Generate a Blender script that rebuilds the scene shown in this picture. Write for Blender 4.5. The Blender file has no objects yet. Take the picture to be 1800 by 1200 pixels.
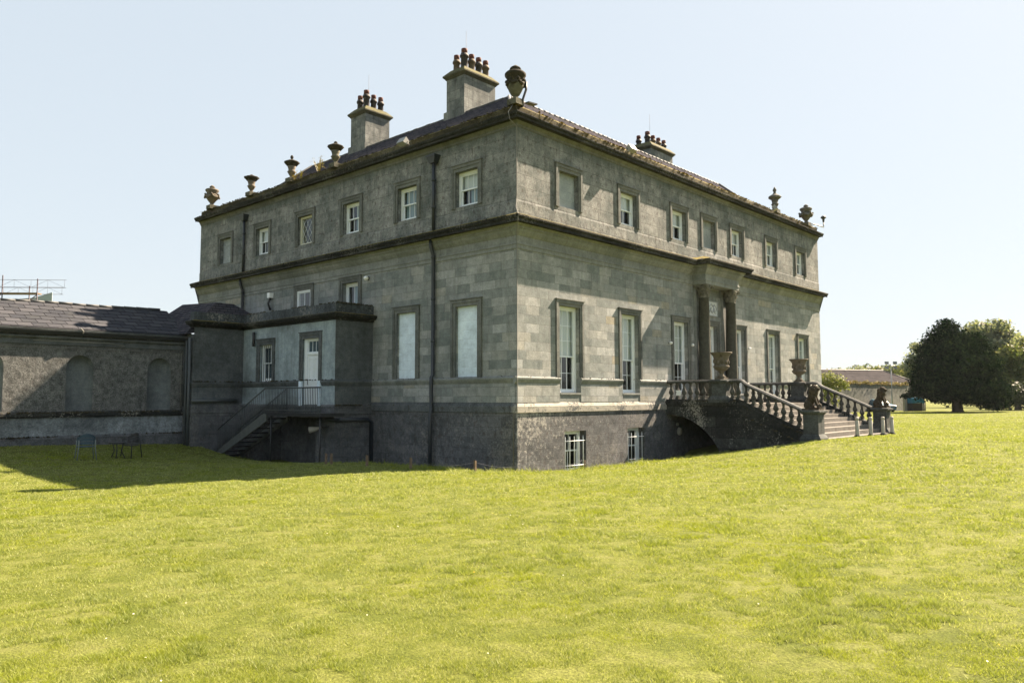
import bpy, math, random
import numpy as np
from mathutils import Vector, Matrix, noise as mnoise
random.seed(7); RNG = np.random.default_rng(11)
sc = bpy.context.scene
COL = sc.collection
R = math.radians

# ---------------------------------------------------------------- camera, sky, sun, exposure
cam_d = bpy.data.cameras.new('camera'); cam = bpy.data.objects.new('camera', cam_d); COL.objects.link(cam)
cam_d.sensor_width = 36; cam_d.lens = 27.403; cam_d.clip_end = 4000; cam_d.clip_start = 0.1
PIT, ROL, YAW = R(4.133), R(-0.121), R(47.663)
CAM = Vector((-18.5906, -16.7149, 0.2358))
fw = Vector((math.sin(YAW)*math.cos(PIT), math.cos(YAW)*math.cos(PIT), math.sin(PIT)))
r0 = Vector((math.cos(YAW), -math.sin(YAW), 0)); u0 = r0.cross(fw)
rr = r0*math.cos(ROL)+u0*math.sin(ROL); uu = -r0*math.sin(ROL)+u0*math.cos(ROL)
mw = Matrix.Identity(4)
for i in range(3):
    mw[i][0], mw[i][1], mw[i][2], mw[i][3] = rr[i], uu[i], -fw[i], CAM[i]
cam.matrix_world = mw
sc.camera = cam

SUN_EL, SUN_AZ = R(44.0), R(14.0)            # azimuth below the +X axis, towards -Y
to_sun = Vector((math.cos(SUN_EL)*math.cos(SUN_AZ), -math.cos(SUN_EL)*math.sin(SUN_AZ), math.sin(SUN_EL)))
world = bpy.data.worlds.new('World'); sc.world = world; world.use_nodes = True
wn = world.node_tree; bg = wn.nodes['Background']
sky = wn.nodes.new('ShaderNodeTexSky'); sky.sky_type = 'NISHITA'; sky.sun_disc = False
sky.sun_elevation = SUN_EL; sky.sun_rotation = math.atan2(to_sun.x, to_sun.y)
sky.altitude = 50; sky.air_density = 1.0; sky.dust_density = 1.2; sky.ozone_density = 1.0
gm = wn.nodes.new('ShaderNodeGamma'); gm.inputs[1].default_value = 0.36      # thin summer veil: an even, pale sky
mx = wn.nodes.new('ShaderNodeMix'); mx.data_type = 'RGBA'; mx.inputs[0].default_value = 0.45; mx.inputs[7].default_value = (1.86, 2.08, 2.2, 1)
wn.links.new(sky.outputs[0], gm.inputs[0]); wn.links.new(gm.outputs[0], mx.inputs[6]); wn.links.new(mx.outputs[2], bg.inputs[0]); bg.inputs[1].default_value = 0.089
sun_d = bpy.data.lights.new('sun', 'SUN'); sun = bpy.data.objects.new('sun', sun_d); COL.objects.link(sun)
sun_d.energy = 5.0; sun_d.angle = R(0.53); sun_d.color = (1.0, 0.8, 0.59)
sun.rotation_euler = (-to_sun).to_track_quat('-Z', 'Y').to_euler()
sun.location = (30, -10, 40)
sc.view_settings.view_transform = 'Standard'; sc.view_settings.look = 'None'
sc.view_settings.exposure = 2.4; sc.view_settings.gamma = 1.0

# ---------------------------------------------------------------- node helpers
class NT:
    def __init__(s, name):
        s.m = bpy.data.materials.new(name); s.m.use_nodes = True
        s.t = s.m.node_tree; s.t.nodes.clear()
    def n(s, typ, ins=None, out=0, **props):
        nd = s.t.nodes.new(typ)
        for k, v in props.items(): setattr(nd, k, v)
        for k, v in (ins or {}).items():
            sk = nd.inputs[k]
            if isinstance(v, bpy.types.NodeSocket): s.t.links.new(v, sk)
            else:
                if sk.type == 'RGBA' and len(v) == 3: v = (*v, 1)
                sk.default_value = v
        return nd.outputs[out]
    def math(s, op, a, b=0.0, c=0.0): return s.n('ShaderNodeMath', {0: a, 1: b, 2: c}, operation=op)
    def noise(s, vec, scale, detail=3.0, rough=0.55): return s.n('ShaderNodeTexNoise', {'Vector': vec, 'Scale': scale, 'Detail': detail, 'Roughness': rough})
    def step(s, f, a, b): return s.n('ShaderNodeMapRange', {0: f, 1: a, 2: b, 3: 0.0, 4: 1.0})
    def mix(s, f, a, b, blend='MIX'):
        nd = s.t.nodes.new('ShaderNodeMix'); nd.data_type = 'RGBA'; nd.blend_type = blend
        for sk, v in ((nd.inputs[0], f), (nd.inputs[6], a), (nd.inputs[7], b)):
            if isinstance(v, bpy.types.NodeSocket): s.t.links.new(v, sk)
            else: sk.default_value = v if not isinstance(v, tuple) else (*v[:3], 1)
        return nd.outputs[2]
    def ramp(s, f, stops):
        nd = s.t.nodes.new('ShaderNodeValToRGB'); e = nd.color_ramp.elements
        while len(e) < len(stops): e.new(0.5)
        for q, (p, c) in zip(e, stops): q.position = p; q.color = (*c, 1)
        s.t.links.new(f, nd.inputs[0]); return nd.outputs[0]
    def scale(s, v, k): return s.n('ShaderNodeVectorMath', {0: v, 1: k}, operation='MULTIPLY')
    def xyz(s, v):
        nd = s.t.nodes.new('ShaderNodeSeparateXYZ'); s.t.links.new(v, nd.inputs[0]); return nd.outputs
    def comb(s, x, y, z): return s.n('ShaderNodeCombineXYZ', {0: x, 1: y, 2: z})
    def obj(s):
        nd = s.t.nodes.new('ShaderNodeTexCoord'); return nd.outputs['Object']
    def nrm(s):
        nd = s.t.nodes.new('ShaderNodeNewGeometry'); return nd.outputs['Normal']
    def island(s):
        nd = s.t.nodes.new('ShaderNodeNewGeometry'); return nd.outputs['Random Per Island']
    def bump(s, h, strength, dist=0.02): return s.n('ShaderNodeBump', {'Strength': strength, 'Distance': dist, 'Height': h})
    def out(s, sh): 
        o = s.t.nodes.new('ShaderNodeOutputMaterial'); s.t.links.new(sh, o.inputs[0]); return s.m
    def bsdf(s, col, rough=0.9, normal=None, spec=0.3, metal=0.0):
        ins = {'Base Color': col, 'Roughness': rough, 'Specular IOR Level': spec, 'Metallic': metal}
        if normal is not None: ins['Normal'] = normal
        return s.n('ShaderNodeBsdfPrincipled', ins)

def wall_uv(t):
    p = t.xyz(t.obj()); nx = t.xyz(t.nrm())[0]
    f = t.math('GREATER_THAN', t.math('ABSOLUTE', nx), 0.7)
    u = t.math('ADD', t.math('MULTIPLY', p[1], f), t.math('MULTIPLY', p[0], t.math('SUBTRACT', 1.0, f)))
    return u, p[2], p

STONE_TONE = {'ashlar_limestone': .77, 'dressed_stone': .8, 'window_dressings': .7, 'chimney_ashlar': .75, 'annex_render': 1.15, 'whitewashed_infill': 1.0, 'blocked_infill': .8, 'mossy_chimney_cap': .4, 'pebble_dash': .5, 'niche_plaster': .58, 'stained_render': 1.0, 'lichen_black_cornice': .6, 'mossy_blocking_course': .42, 'annex_stained_stone': .8, 'lichened_parapet': .95, 'handrail_stone': .5, 'blackened_stair_stone': .7, 'basement_stone': .74, 'annex_basement_stone': .8, 'weathered_rough_stone': .84}
def ashlar(name, stops, h=0.295, w=0.72, contrast=1.0, mortar=0.007, mcol=0.7, stain=(0.55, 0.5), stain_col=(.07, .075, .06),
           streak=0.35, pits=0.0, pit_col=(.07, .045, .03), white=0.0, moss=None, grain=0.25, bump=0.35, drip=None, zoff=0.0, wgate=False, whitefront=False, bigsc=.5):
    K = STONE_TONE.get(name, .58); dk = lambda q: (q[0]*K*.95, q[1]*K*1.135, q[2]*K*1.38)      # albedo scaled for exposure; cool cast of shade tinted into the stone
    stops = [(q, dk(c)) for q, c in stops]; stain_col, pit_col = dk(stain_col), dk(pit_col); moss = dk(moss) if moss else None
    t = NT(name); o = t.obj(); u, z, p = wall_uv(t)
    zz = t.math('ADD', z, zoff)
    row = t.math('FLOOR', t.math('DIVIDE', zz, h))
    wnz = t.n('ShaderNodeTexWhiteNoise', {'W': row}, noise_dimensions='1D')
    u2 = t.math('ADD', t.math('MULTIPLY', u, t.math('ADD', 0.72, t.math('MULTIPLY', wnz, 0.6))), t.math('MULTIPLY', wnz, 37.3))
    nd = t.t.nodes.new('ShaderNodeTexBrick'); nd.offset = 0.5; nd.squash = 1.0
    for k, v in (('Color1', (0, 0, 0, 1)), ('Color2', (1, 1, 1, 1)), ('Mortar', (.5, .5, .5, 1)), ('Scale', 1.0), ('Mortar Size', mortar), ('Mortar Smooth', 0.3), ('Bias', 0.0), ('Brick Width', w), ('Row Height', h)):
        nd.inputs[k].default_value = v
    t.t.links.new(t.comb(u2, zz, 0.0), nd.inputs['Vector'])
    base = t.ramp(nd.outputs['Color'], stops)
    mid = stops[len(stops)//2][1]
    c = t.mix(contrast, mid, base)
    big = t.noise(o, bigsc, 5.0, 0.6)
    c = t.mix(t.math('MULTIPLY', t.step(big, stain[0]-.12, stain[0]+.16), stain[1]), c, stain_col)
    sv = t.comb(t.math('MULTIPLY', u, 3.2), t.math('MULTIPLY', z, 0.32), t.math('MULTIPLY', row, 0.0))
    c = t.mix(t.math('MULTIPLY', t.step(t.noise(sv, 1.0, 5.0, 0.65), 0.5, 0.78), streak), c, tuple(x*0.35 for x in mid))
    g = t.noise(o, 22.0, 5.0, 0.7); g2 = t.noise(o, 4.5, 5.0, 0.7)
    c = t.mix(grain, c, t.mix(t.step(g, .3, .7), (.15, .15, .15), (1.9, 1.9, 1.9)), 'MULTIPLY') if False else t.mix(1.0, c, t.ramp(g, [(0.25, (1-grain*1.6,)*3), (0.75, (1+grain*1.3,)*3)]), 'MULTIPLY')
    c = t.mix(1.0, c, t.ramp(g2, [(0.3, (1-grain,)*3), (0.7, (1+grain,)*3)]), 'MULTIPLY')
    if pits:
        pv = t.noise(t.comb(t.math('MULTIPLY', u, 6.0), t.math('MULTIPLY', z, 4.0), 0.0), 1.0, 4.0, 0.6)
        c = t.mix(t.math('MULTIPLY', t.step(pv, 0.56, 0.66), pits), c, pit_col)
    if white:
        white = t.math('MULTIPLY', white, t.step(t.math('ADD', p[1], t.math('MULTIPLY', p[0], .0)), .2, .0)) if whitefront else white
        wv = t.noise(o, 13.0, 4.0, 0.7); wg = t.noise(o, 0.8, 3.0, 0.5)
        c = t.mix(t.math('MULTIPLY', t.step(t.math('ADD', wv, t.math('MULTIPLY', t.math('SUBTRACT', wg, .5), .9)), *((0.36, 0.5) if whitefront else (0.6, 0.68))), white), c, (.3, .29, .26))
        if wgate:                                      # heavier crust on the sun corner, high on the wall
            gx = t.step(t.math('ADD', p[0], t.math('MULTIPLY', wg, 1.5)), 4.5, .3); gy = t.step(p[1], .05, -.02); gz_ = t.step(p[2], -2.6, -.3)
            gt = t.math('MULTIPLY', t.math('MULTIPLY', gx, gy), gz_)
            c = t.mix(t.step(t.math('ADD', t.noise(o, 9.0, 6.0, .8), t.math('MULTIPLY', gt, .2)), .6, .7), c, (.3, .295, .28))
    if drip:                                          # algae running down from the ledge at height z0, over depth dz
        z0, dz, amt = drip
        dv = t.noise(t.comb(t.math('MULTIPLY', u, 1.6), t.math('MULTIPLY', z, 0.12), 0.0), 1.0, 5.0, 0.65)
        lim = t.math('MULTIPLY', t.math('SUBTRACT', dv, 0.28), dz*2.4)
        f = t.step(t.math('SUBTRACT', lim, t.math('SUBTRACT', z0, z)), -0.15, 0.15)
        c = t.mix(t.math('MULTIPLY', f, amt), c, stain_col)
    if moss:
        up = t.step(t.xyz(t.nrm())[2], 0.3, 0.75)
        mv = t.step(t.noise(o, 3.0, 5.0, 0.7), 0.38, 0.52)
        c = t.mix(t.math('MULTIPLY', up, mv), c, moss)
    c = t.mix(t.math('MULTIPLY', t.math('MULTIPLY', nd.outputs['Fac'], 0.95), t.step(t.noise(o, 2.6, 3.0, .6), .32, .55)), c, t.mix(1.0, c, (mcol, mcol, mcol), 'MULTIPLY'))
    lm = t.noise(t.comb(t.math('MULTIPLY', u, 2.1), t.math('MULTIPLY', z, 2.6), wnz), 1.0, 6.0, 0.7)
    c = t.mix(1.0, c, t.ramp(lm, [(.28, (.74, .76, .76)), (.5, (1, 1, 1)), (.74, (1.22, 1.2, 1.16))]), 'MULTIPLY')
    hgt = t.math('SUBTRACT', t.math('ADD', t.math('MULTIPLY', g, 0.35), t.math('MULTIPLY', g2, 0.65)), t.math('MULTIPLY', nd.outputs['Fac'], 0.6))
    return t.out(t.bsdf(c, 0.92, t.bump(hgt, bump, 0.03), 0.2))

def plain(name, col, rough=0.8, var=0.15, sc_=6.0, spec=0.3, metal=0.0, bump=0.0, col2=None, thr=(.45, .6)):
    t = NT(name); o = t.obj(); g = t.noise(o, sc_, 4.0, 0.65)
    c = t.mix(1.0, col, t.ramp(g, [(0.25, (1-var,)*3), (0.75, (1+var,)*3)]), 'MULTIPLY')
    if col2 is not None: c = t.mix(t.step(t.noise(o, sc_*0.45, 5.0, 0.7), *thr), c, col2)
    nb = t.bump(t.noise(o, sc_*3, 4.0, 0.7), bump, 0.02) if bump else None
    return t.out(t.bsdf(c, rough, nb, spec, metal))

def slate(name, c1, c2, lichen, rough=0.42, w=0.36, h=0.24, amt=0.5):
    t = NT(name); o = t.obj(); u, z, p = wall_uv(t)
    nd = t.t.nodes.new('ShaderNodeTexBrick'); nd.offset = 0.5
    for k, v in (('Color1', (0, 0, 0, 1)), ('Color2', (1, 1, 1, 1)), ('Mortar', (.0, .0, .0, 1)), ('Scale', 1.0), ('Mortar Size', 0.012), ('Mortar Smooth', 0.2), ('Brick Width', w), ('Row Height', h*0.55)):
        nd.inputs[k].default_value = v
    # slates run along the level direction of each slope: pick x or y by the larger horizontal normal
    ns = t.xyz(t.nrm()); f = t.math('GREATER_THAN', t.math('ABSOLUTE', ns[0]), t.math('ABSOLUTE', ns[1]))
    u = t.math('ADD', t.math('MULTIPLY', p[1], f), t.math('MULTIPLY', p[0], t.math('SUBTRACT', 1.0, f)))
    t.t.links.new(t.comb(u, z, 0.0), nd.inputs['Vector'])
    c = t.ramp(nd.outputs['Color'], [(0, c1), (1, c2)])
    c = t.mix(t.math('MULTIPLY', t.step(t.noise(o, 2.2, 6.0, 0.75), .5, .66), amt), c, lichen)
    c = t.mix(nd.outputs['Fac'], c, (.012, .012, .014))
    rg = t.math('ADD', rough-.08, t.math('MULTIPLY', t.noise(o, 5.0), 0.25))
    hh = t.math('SUBTRACT', t.math('MULTIPLY', nd.outputs['Color'], 0.5), nd.outputs['Fac'])
    return t.out(t.bsdf(c, rg, t.bump(hh, 0.8, 0.03), 0.0))

def leafmat(name, cols, trans=0.35, rough=0.55, spec=.2):
    t = NT(name); c = t.ramp(t.island(), [(i/(len(cols)-1), q) for i, q in enumerate(cols)])
    c = t.mix(0.5, c, t.mix(1.0, c, t.ramp(t.noise(t.obj(), 0.5, 3.0), [(.3, (.45, .45, .45)), (.7, (1.6, 1.6, 1.5))]), 'MULTIPLY'))
    a = t.bsdf(c, rough, None, spec)
    b = t.n('ShaderNodeBsdfTranslucent', {'Color': t.mix(1.0, c, (1.7, 1.6, 0.9), 'MULTIPLY')})
    return t.out(t.n('ShaderNodeMixShader', {0: trans, 1: a, 2: b}))

def glass():
    t = NT('window_glass')
    wob = t.bump(t.noise(t.obj(), 1.6, 2.0), 0.12, 0.05)
    g = t.n('ShaderNodeBsdfGlossy', {'Color': (.9, .95, 1, 1), 'Roughness': 0.015, 'Normal': wob})
    tr = t.n('ShaderNodeBsdfTransparent', {'Color': (.93, .95, .94, 1)})
    fc = t.n('ShaderNodeLayerWeight', {'Blend': 0.5, 'Normal': wob}, out=1)
    f = t.math('ADD', 0.06, t.math('MULTIPLY', t.math('POWER', fc, 4.0), 0.9))
    return t.out(t.n('ShaderNodeMixShader', {0: f, 1: tr, 2: g}))

M = {}
M['lower'] = ashlar('ashlar_limestone', [(0.0, (.19, .185, .155)), (.25, (.27, .25, .21)), (.5, (.32, .285, .235)), (.75, (.37, .32, .255)), (.93, (.44, .39, .33)), (1, (.38, .29, .18))], contrast=0.8, stain=(.58, .48), stain_col=(.15, .155, .125), streak=.45, grain=.17, mcol=.45, mortar=.006, bump=.5)
M['upper'] = ashlar('weathered_rough_stone', [(0, (.19, .17, .14)), (.5, (.28, .242, .197)), (1, (.36, .305, .25))], h=.42, w=1.0, contrast=0.5, mortar=.008, mcol=.45, bigsc=.8, stain=(.52, .75), stain_col=(.08, .087, .073), streak=.8, pits=.6, pit_col=(.075, .05, .036), grain=.3, bump=.6, drip=(9.2, .5, .55))
M['base'] = ashlar('basement_stone', [(0, (.10, .09, .08)), (.5, (.155, .135, .12)), (1, (.21, .18, .155))], h=.36, w=.95, contrast=.5, mortar=.007, mcol=.6, stain=(.56, .5), stain_col=(.075, .065, .055), streak=.3, pits=.55, pit_col=(.09, .06, .045), white=.25, wgate=True, grain=.3, bump=.7)
M['annexbase'] = ashlar('annex_basement_stone', [(0, (.10, .09, .08)), (.5, (.14, .125, .11)), (1, (.19, .165, .145))], h=.36, w=.95, contrast=.5, mortar=.007, mcol=.6, stain=(.54, .6), stain_col=(.065, .055, .05), streak=.4, pits=.4, white=.2, grain=.3, bump=.7)
M['plinth'] = ashlar('limewashed_plinth', [(0, (.12, .11, .1)), (1, (.2, .185, .16))], h=5, w=1.3, contrast=.5, stain=(.55, .6), stain_col=(.12, .11, .095), pits=.5, white=.95, whitefront=True, grain=.3, bump=.7)
M['trim'] = ashlar('dressed_stone', [(0, (.22, .2, .165)), (.5, (.29, .26, .21)), (1, (.35, .31, .25))], h=7.0, w=1.25, contrast=.7, mcol=.55, stain=(.58, .45), stain_col=(.12, .115, .09), streak=.35, grain=.15, bump=.25)
M['surround'] = ashlar('window_dressings', [(0, (.17, .155, .125)), (.5, (.215, .19, .15)), (1, (.26, .23, .185))], h=.9, w=5, contrast=.6, mcol=.8, stain=(.55, .6), stain_col=(.09, .085, .07), streak=.3, grain=.18, bump=.3)
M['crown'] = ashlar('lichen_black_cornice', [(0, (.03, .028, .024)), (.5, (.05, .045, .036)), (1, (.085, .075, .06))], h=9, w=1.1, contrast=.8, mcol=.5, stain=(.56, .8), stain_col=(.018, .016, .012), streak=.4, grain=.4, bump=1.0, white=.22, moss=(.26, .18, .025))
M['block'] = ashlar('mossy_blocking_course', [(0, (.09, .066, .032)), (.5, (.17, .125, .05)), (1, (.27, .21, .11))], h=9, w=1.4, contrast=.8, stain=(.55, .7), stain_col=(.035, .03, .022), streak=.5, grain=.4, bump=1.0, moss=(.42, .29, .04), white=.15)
M['render'] = ashlar('annex_render', [(0, (.2, .205, .185)), (.5, (.255, .26, .235)), (1, (.3, .3, .27))], h=.52, w=1.6, contrast=.4, mortar=.004, stain=(.55, .75), stain_col=(.075, .07, .06), streak=.6, grain=.18, bump=.3)
M['annexdark'] = ashlar('annex_stained_stone', [(0, (.1, .095, .085)), (1, (.16, .15, .13))], h=.4, w=.9, contrast=.5, stain=(.5, .6), stain_col=(.06, .055, .05), streak=.5, grain=.25, bump=.5)
M['dash'] = ashlar('pebble_dash', [(0, (.23, .2, .165)), (1, (.29, .25, .205))], h=9, w=60, contrast=.5, mortar=0.0, stain=(.6, .45), stain_col=(.12, .1, .08), streak=.35, pits=.0, grain=.6, bump=1.0)
M['niche'] = ashlar('niche_plaster', [(0, (.24, .23, .2)), (1, (.28, .265, .23))], h=9, w=60, contrast=.5, mortar=0.0, stain=(.55, .6), stain_col=(.12, .11, .1), streak=.5, grain=.2, bump=.4)
M['lowdash'] = ashlar('stained_render', [(0, (.2, .19, .17)), (1, (.25, .235, .21))], h=9, w=60, contrast=.5, mortar=0.0, stain=(.52, .75), stain_col=(.075, .07, .062), streak=.7, grain=.35, bump=.6)
M['stairstone'] = ashlar('blackened_stair_stone', [(0, (.032, .029, .024)), (.5, (.055, .049, .04)), (1, (.1, .09, .072))], h=.4, w=.9, contrast=.9, mcol=.4, mortar=.012, stain=(.56, .6), stain_col=(.022, .021, .02), streak=.3, grain=.4, bump=1.0, white=.8)
M['parapet'] = ashlar('lichened_parapet', [(0, (.05, .05, .047)), (1, (.1, .097, .09))], h=9, w=1.0, contrast=.7, mcol=1.6, mortar=.012, stain=(.5, .6), stain_col=(.035, .035, .033), streak=.5, grain=.4, bump=.8, white=.45)
M['baluster'] = ashlar('baluster_stone', [(0, (.13, .112, .088)), (1, (.18, .155, .12))], h=9, w=60, mortar=0.0, contrast=.6, stain=(.52, .85), stain_col=(.055, .05, .043), streak=.3, grain=.35, bump=.6, white=.15)
M['rail'] = ashlar('handrail_stone', [(0, (.13, .12, .1)), (1, (.21, .19, .165))], h=9, w=1.6, contrast=.7, stain=(.52, .75), stain_col=(.05, .047, .042), streak=.2, grain=.4, bump=.7, white=.2)
M['pedestal'] = ashlar('pedestal_stone', [(0, (.13, .12, .1)), (1, (.19, .175, .145))], h=9, w=60, mortar=0.0, contrast=.6, stain=(.5, .8), stain_col=(.05, .047, .042), streak=.5, grain=.35, bump=.6, white=.12)
M['tread'] = plain('step_stone', (.14, .133, .122), .9, .2, 5.0, bump=.3, col2=(.075, .07, .062), thr=(.52, .7))
M['column'] = plain('dark_column_stone', (.056, .058, .046), .75, .25, 14.0, bump=.2, col2=(.04, .042, .034), thr=(.45, .6))
M['capital'] = plain('capital_stone', (.17, .165, .135), .9, .3, 9.0, bump=.5, col2=(.06, .058, .048), thr=(.48, .66))
M['chim'] = ashlar('chimney_ashlar', [(0, (.18, .165, .14)), (.5, (.27, .24, .195)), (1, (.36, .315, .25))], h=.42, w=.7, contrast=.9, mcol=.45, mortar=.01, bigsc=1.5, stain=(.53, .85), stain_col=(.075, .075, .062), streak=.9, grain=.2, bump=.4)
M['chimcap'] = ashlar('mossy_chimney_cap', [(0, (.17, .145, .09)), (1, (.27, .225, .13))], h=9, w=60, mortar=0., contrast=.5, stain=(.53, .7), stain_col=(.07, .06, .045), grain=.3, moss=(.24, .19, .06), bump=.6)
M['potdark'] = plain('sooty_pot', (.03, .028, .03), .7, .3, 6.0)
M['pottan'] = plain('buff_pot', (.1, .078, .058), .8, .3, 4.0, col2=(.05, .04, .034), thr=(.5, .7))
M['terra'] = plain('terracotta_cowl', (.1, .04, .032), .8, .25, 8.0) if True else plain('terracotta_cowl', (0.14, 0.05, 0.0325), .8, .25, 8.0)
M['roof'] = slate('roof_slate', (.042, .043, .054), (.075, .07, .08), (.1, .1, .1), .6, .34, .2, .4)
M['wingroof'] = slate('wing_slate', (.038, .041, .049), (.064, .066, .075), (.075, .078, .074), .72, .5, .3, .35)
M['lead'] = plain('roof_lead', (0.065, 0.07, 0.075), .55, .2, 3.0)
M['urn'] = plain('urn_stone', (.1, .1, .075), .92, .3, 7.0, bump=.5, col2=(.03, .028, .02), thr=(.5, .66))
M['urngrey'] = plain('grey_urn_stone', (0.11, 0.11, 0.099), .92, .25, 7.0, bump=.5, col2=(0.044, 0.044, 0.033), thr=(.52, .68))
M['urnbuff'] = plain('buff_urn_stone', (.12, .106, .085), .92, .25, 7.0, bump=.5, col2=(.04, .036, .026), thr=(.55, .7))
M['urndark'] = plain('mossy_urn_stone', (0.03, 0.027, 0.018), .95, .4, 9.0, bump=.8, col2=(0.09, 0.078, 0.036), thr=(.58, .7))
M['lion'] = plain('lion_stone', (0.045, 0.036, 0.0252), .9, .4, 7.0, bump=.9, col2=(0.114, 0.084, 0.051), thr=(.54, .66))
M['white'] = plain('white_paint', (.68, .73, .77), .55, .06, 5.0, spec=.4)
M['cream'] = plain('cream_paint', (.6, .6, .5), .6, .08, 5.0)
M['whitewall'] = ashlar('whitewashed_infill', [(0, (.62, .61, .57)), (1, (.7, .69, .65))], h=.32, w=3, contrast=.6, mcol=.8, stain=(.62, .3), stain_col=(.4, .42, .41), streak=.2, grain=.05, bump=.2)
M['infill'] = ashlar('blocked_infill', [(0, (.32, .3, .26)), (1, (.42, .395, .345))], h=.3, w=1.2, contrast=.8, mcol=.75, stain=(.55, .5), stain_col=(.2, .19, .165), streak=.4, grain=.12, bump=.3)
M['blind'] = plain('blind_cloth', (.52, .57, .57), .9, .05, 3.0)
M['curtain'] = plain('curtain_cloth', (.2, .29, .34), .9, .08, 3.0)
M['inside'] = plain('core_dark', (.12, .11, .1), .95, .1, 2.0)
M['glass'] = glass()
M['iron'] = plain('black_iron', (.017, .019, .022), .5, .2, 10.0, spec=.5)
M['pipe'] = plain('navy_pipe_paint', (.018, .024, .033), .45, .2, 4.0, spec=.5)
M['greyrail'] = plain('grey_rail_paint', (.052, .062, .066), .5, .2, 6.0, spec=.5)
M['galv'] = plain('galvanised_steel', (.36, .38, .38), .45, .15, 8.0, metal=.6)
M['cable'] = plain('cable_sheath', (.16, .16, .15), .6, .1, 8.0)
M['lampshell'] = plain('lamp_housing', (0.228, 0.24, 0.24), .5, .1, 6.0)
M['wood'] = plain('weathered_post', (0.15, 0.11, 0.075), .9, .3, 8.0, bump=.4)
M['rope'] = plain('rope_fibre', (.12, .125, .15), .9, .2, 20.0)
M['concrete'] = plain('concrete_tread', (.09, .1, .097), .9, .25, 5.0, bump=.3)
M['bollard'] = plain('bollard_paint', (0.341, 0.33, 0.297), .7, .12, 5.0, col2=(0.165, 0.165, 0.138), thr=(.6, .75))
M['plaque'] = plain('marble_plaque', (.5, .53, .56), .6, .1, 6.0, col2=(.3, .32, .34), thr=(.56, .7))
M['relief'] = plain('relief_marble', (.3, .33, .36), .7, .2, 8.0)
M['bark'] = plain('tree_bark', (.07, .055, .042), .95, .35, 5.0, bump=.8)
M['yew'] = leafmat('yew_foliage', [(.003, .008, .005), (.006, .014, .008), (.012, .025, .012), (.03, .046, .019)], .1, .95, .0)
M['leafhazy'] = leafmat('hazy_foliage', [(.08, .11, .075), (.12, .15, .105), (.155, .185, .13), (.2, .22, .16)], .4)  # paleness of haze mixed into the leaf colour
M['leafmid'] = leafmat('mid_foliage', [(.035, .055, .018), (.06, .085, .028), (.09, .115, .04), (.14, .14, .06)], .35)
M['leafdark'] = leafmat('dark_foliage', [(.018, .03, .015), (.03, .045, .02), (.045, .06, .028)], .2)
M['ivy'] = leafmat('ivy_foliage', [(.08, .11, .03), (.12, .15, .05), (.18, .2, .08)], .35)
M['weed'] = leafmat('dry_weed', [(.08, .065, .025), (.12, .1, .04), (.1, .11, .03)], .3)
M['mossy'] = leafmat('moss_growth', [(.08, .06, .01), (.14, .1, .014), (.2, .145, .02), (.05, .038, .01)], .05, .95)
M['mossdark'] = leafmat('dark_moss_growth', [(.018, .018, .013), (.035, .032, .02), (.07, .062, .035)], .05, .95)
M['oldwall'] = ashlar('old_garden_wall', [(0, (.2, .18, .14)), (1, (.28, .245, .19))], h=.5, w=1.1, contrast=.6, stain=(.55, .6), stain_col=(.1, .1, .085), streak=.6, grain=.3, bump=.6)
M['orangemoss'] = plain('coping_moss', (0.105, 0.063, 0.0245), .95, .4, 1.5, col2=(0.105, 0.0945, 0.0315), thr=(.45, .6))
M['barnroof'] = slate('barn_slate', (.044, .042, .045), (.064, .06, .064), (.08, .078, .074), .8, .6, .5, .4)
M['barnwall'] = plain('barn_render', (0.15, 0.145, 0.13), .95, .2, 1.5)
M['bluepaint'] = plain('blue_paint', (0.03, 0.102, 0.168), .35, .08, 3.0, spec=.5)
M['bluetarp'] = plain('blue_sheet', (0.012, 0.12, 0.216), .5, .2, 2.0)
M['tyre'] = plain('tyre_rubber', (.02, .02, .02), .9, .1, 8.0)
M['darkglass'] = plain('dark_glazing', (.06, .09, .11), .08, .05, 3.0, spec=.8)
M['boarddark'] = plain('dark_boards', (.045, .042, .04), .9, .3, 3.0)
M['scaff'] = plain('scaffold_steel', (.04, .034, .045), .55, .3, 5.0, metal=.3)
M['scaffrail'] = plain('galvanised_lattice', (.06, .06, .07), .7, .15, 8.0)
M['plank'] = plain('scaffold_board', (0.168, 0.12, 0.076), .85, .25, 3.0)
M['sheet'] = plain('debris_sheet', (.3, .37, .4), .6, .06, 1.0)
M['chairblue'] = plain('blue_chair_mesh', (.04, .07, .095), .6, .1, 8.0)
M['chairleg'] = plain('pale_chair_leg', (.16, .19, .18), .5, .1, 8.0)
M['tag'] = plain('white_card', (.8, .82, .84), .6, .04, 5.0)
M['daisy'] = plain('daisy_petal', (.75, .74, .66), .7, .05, 20.0)
M['dandelion'] = plain('yellow_petal', (.75, .5, .03), .7, .1, 20.0)

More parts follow.
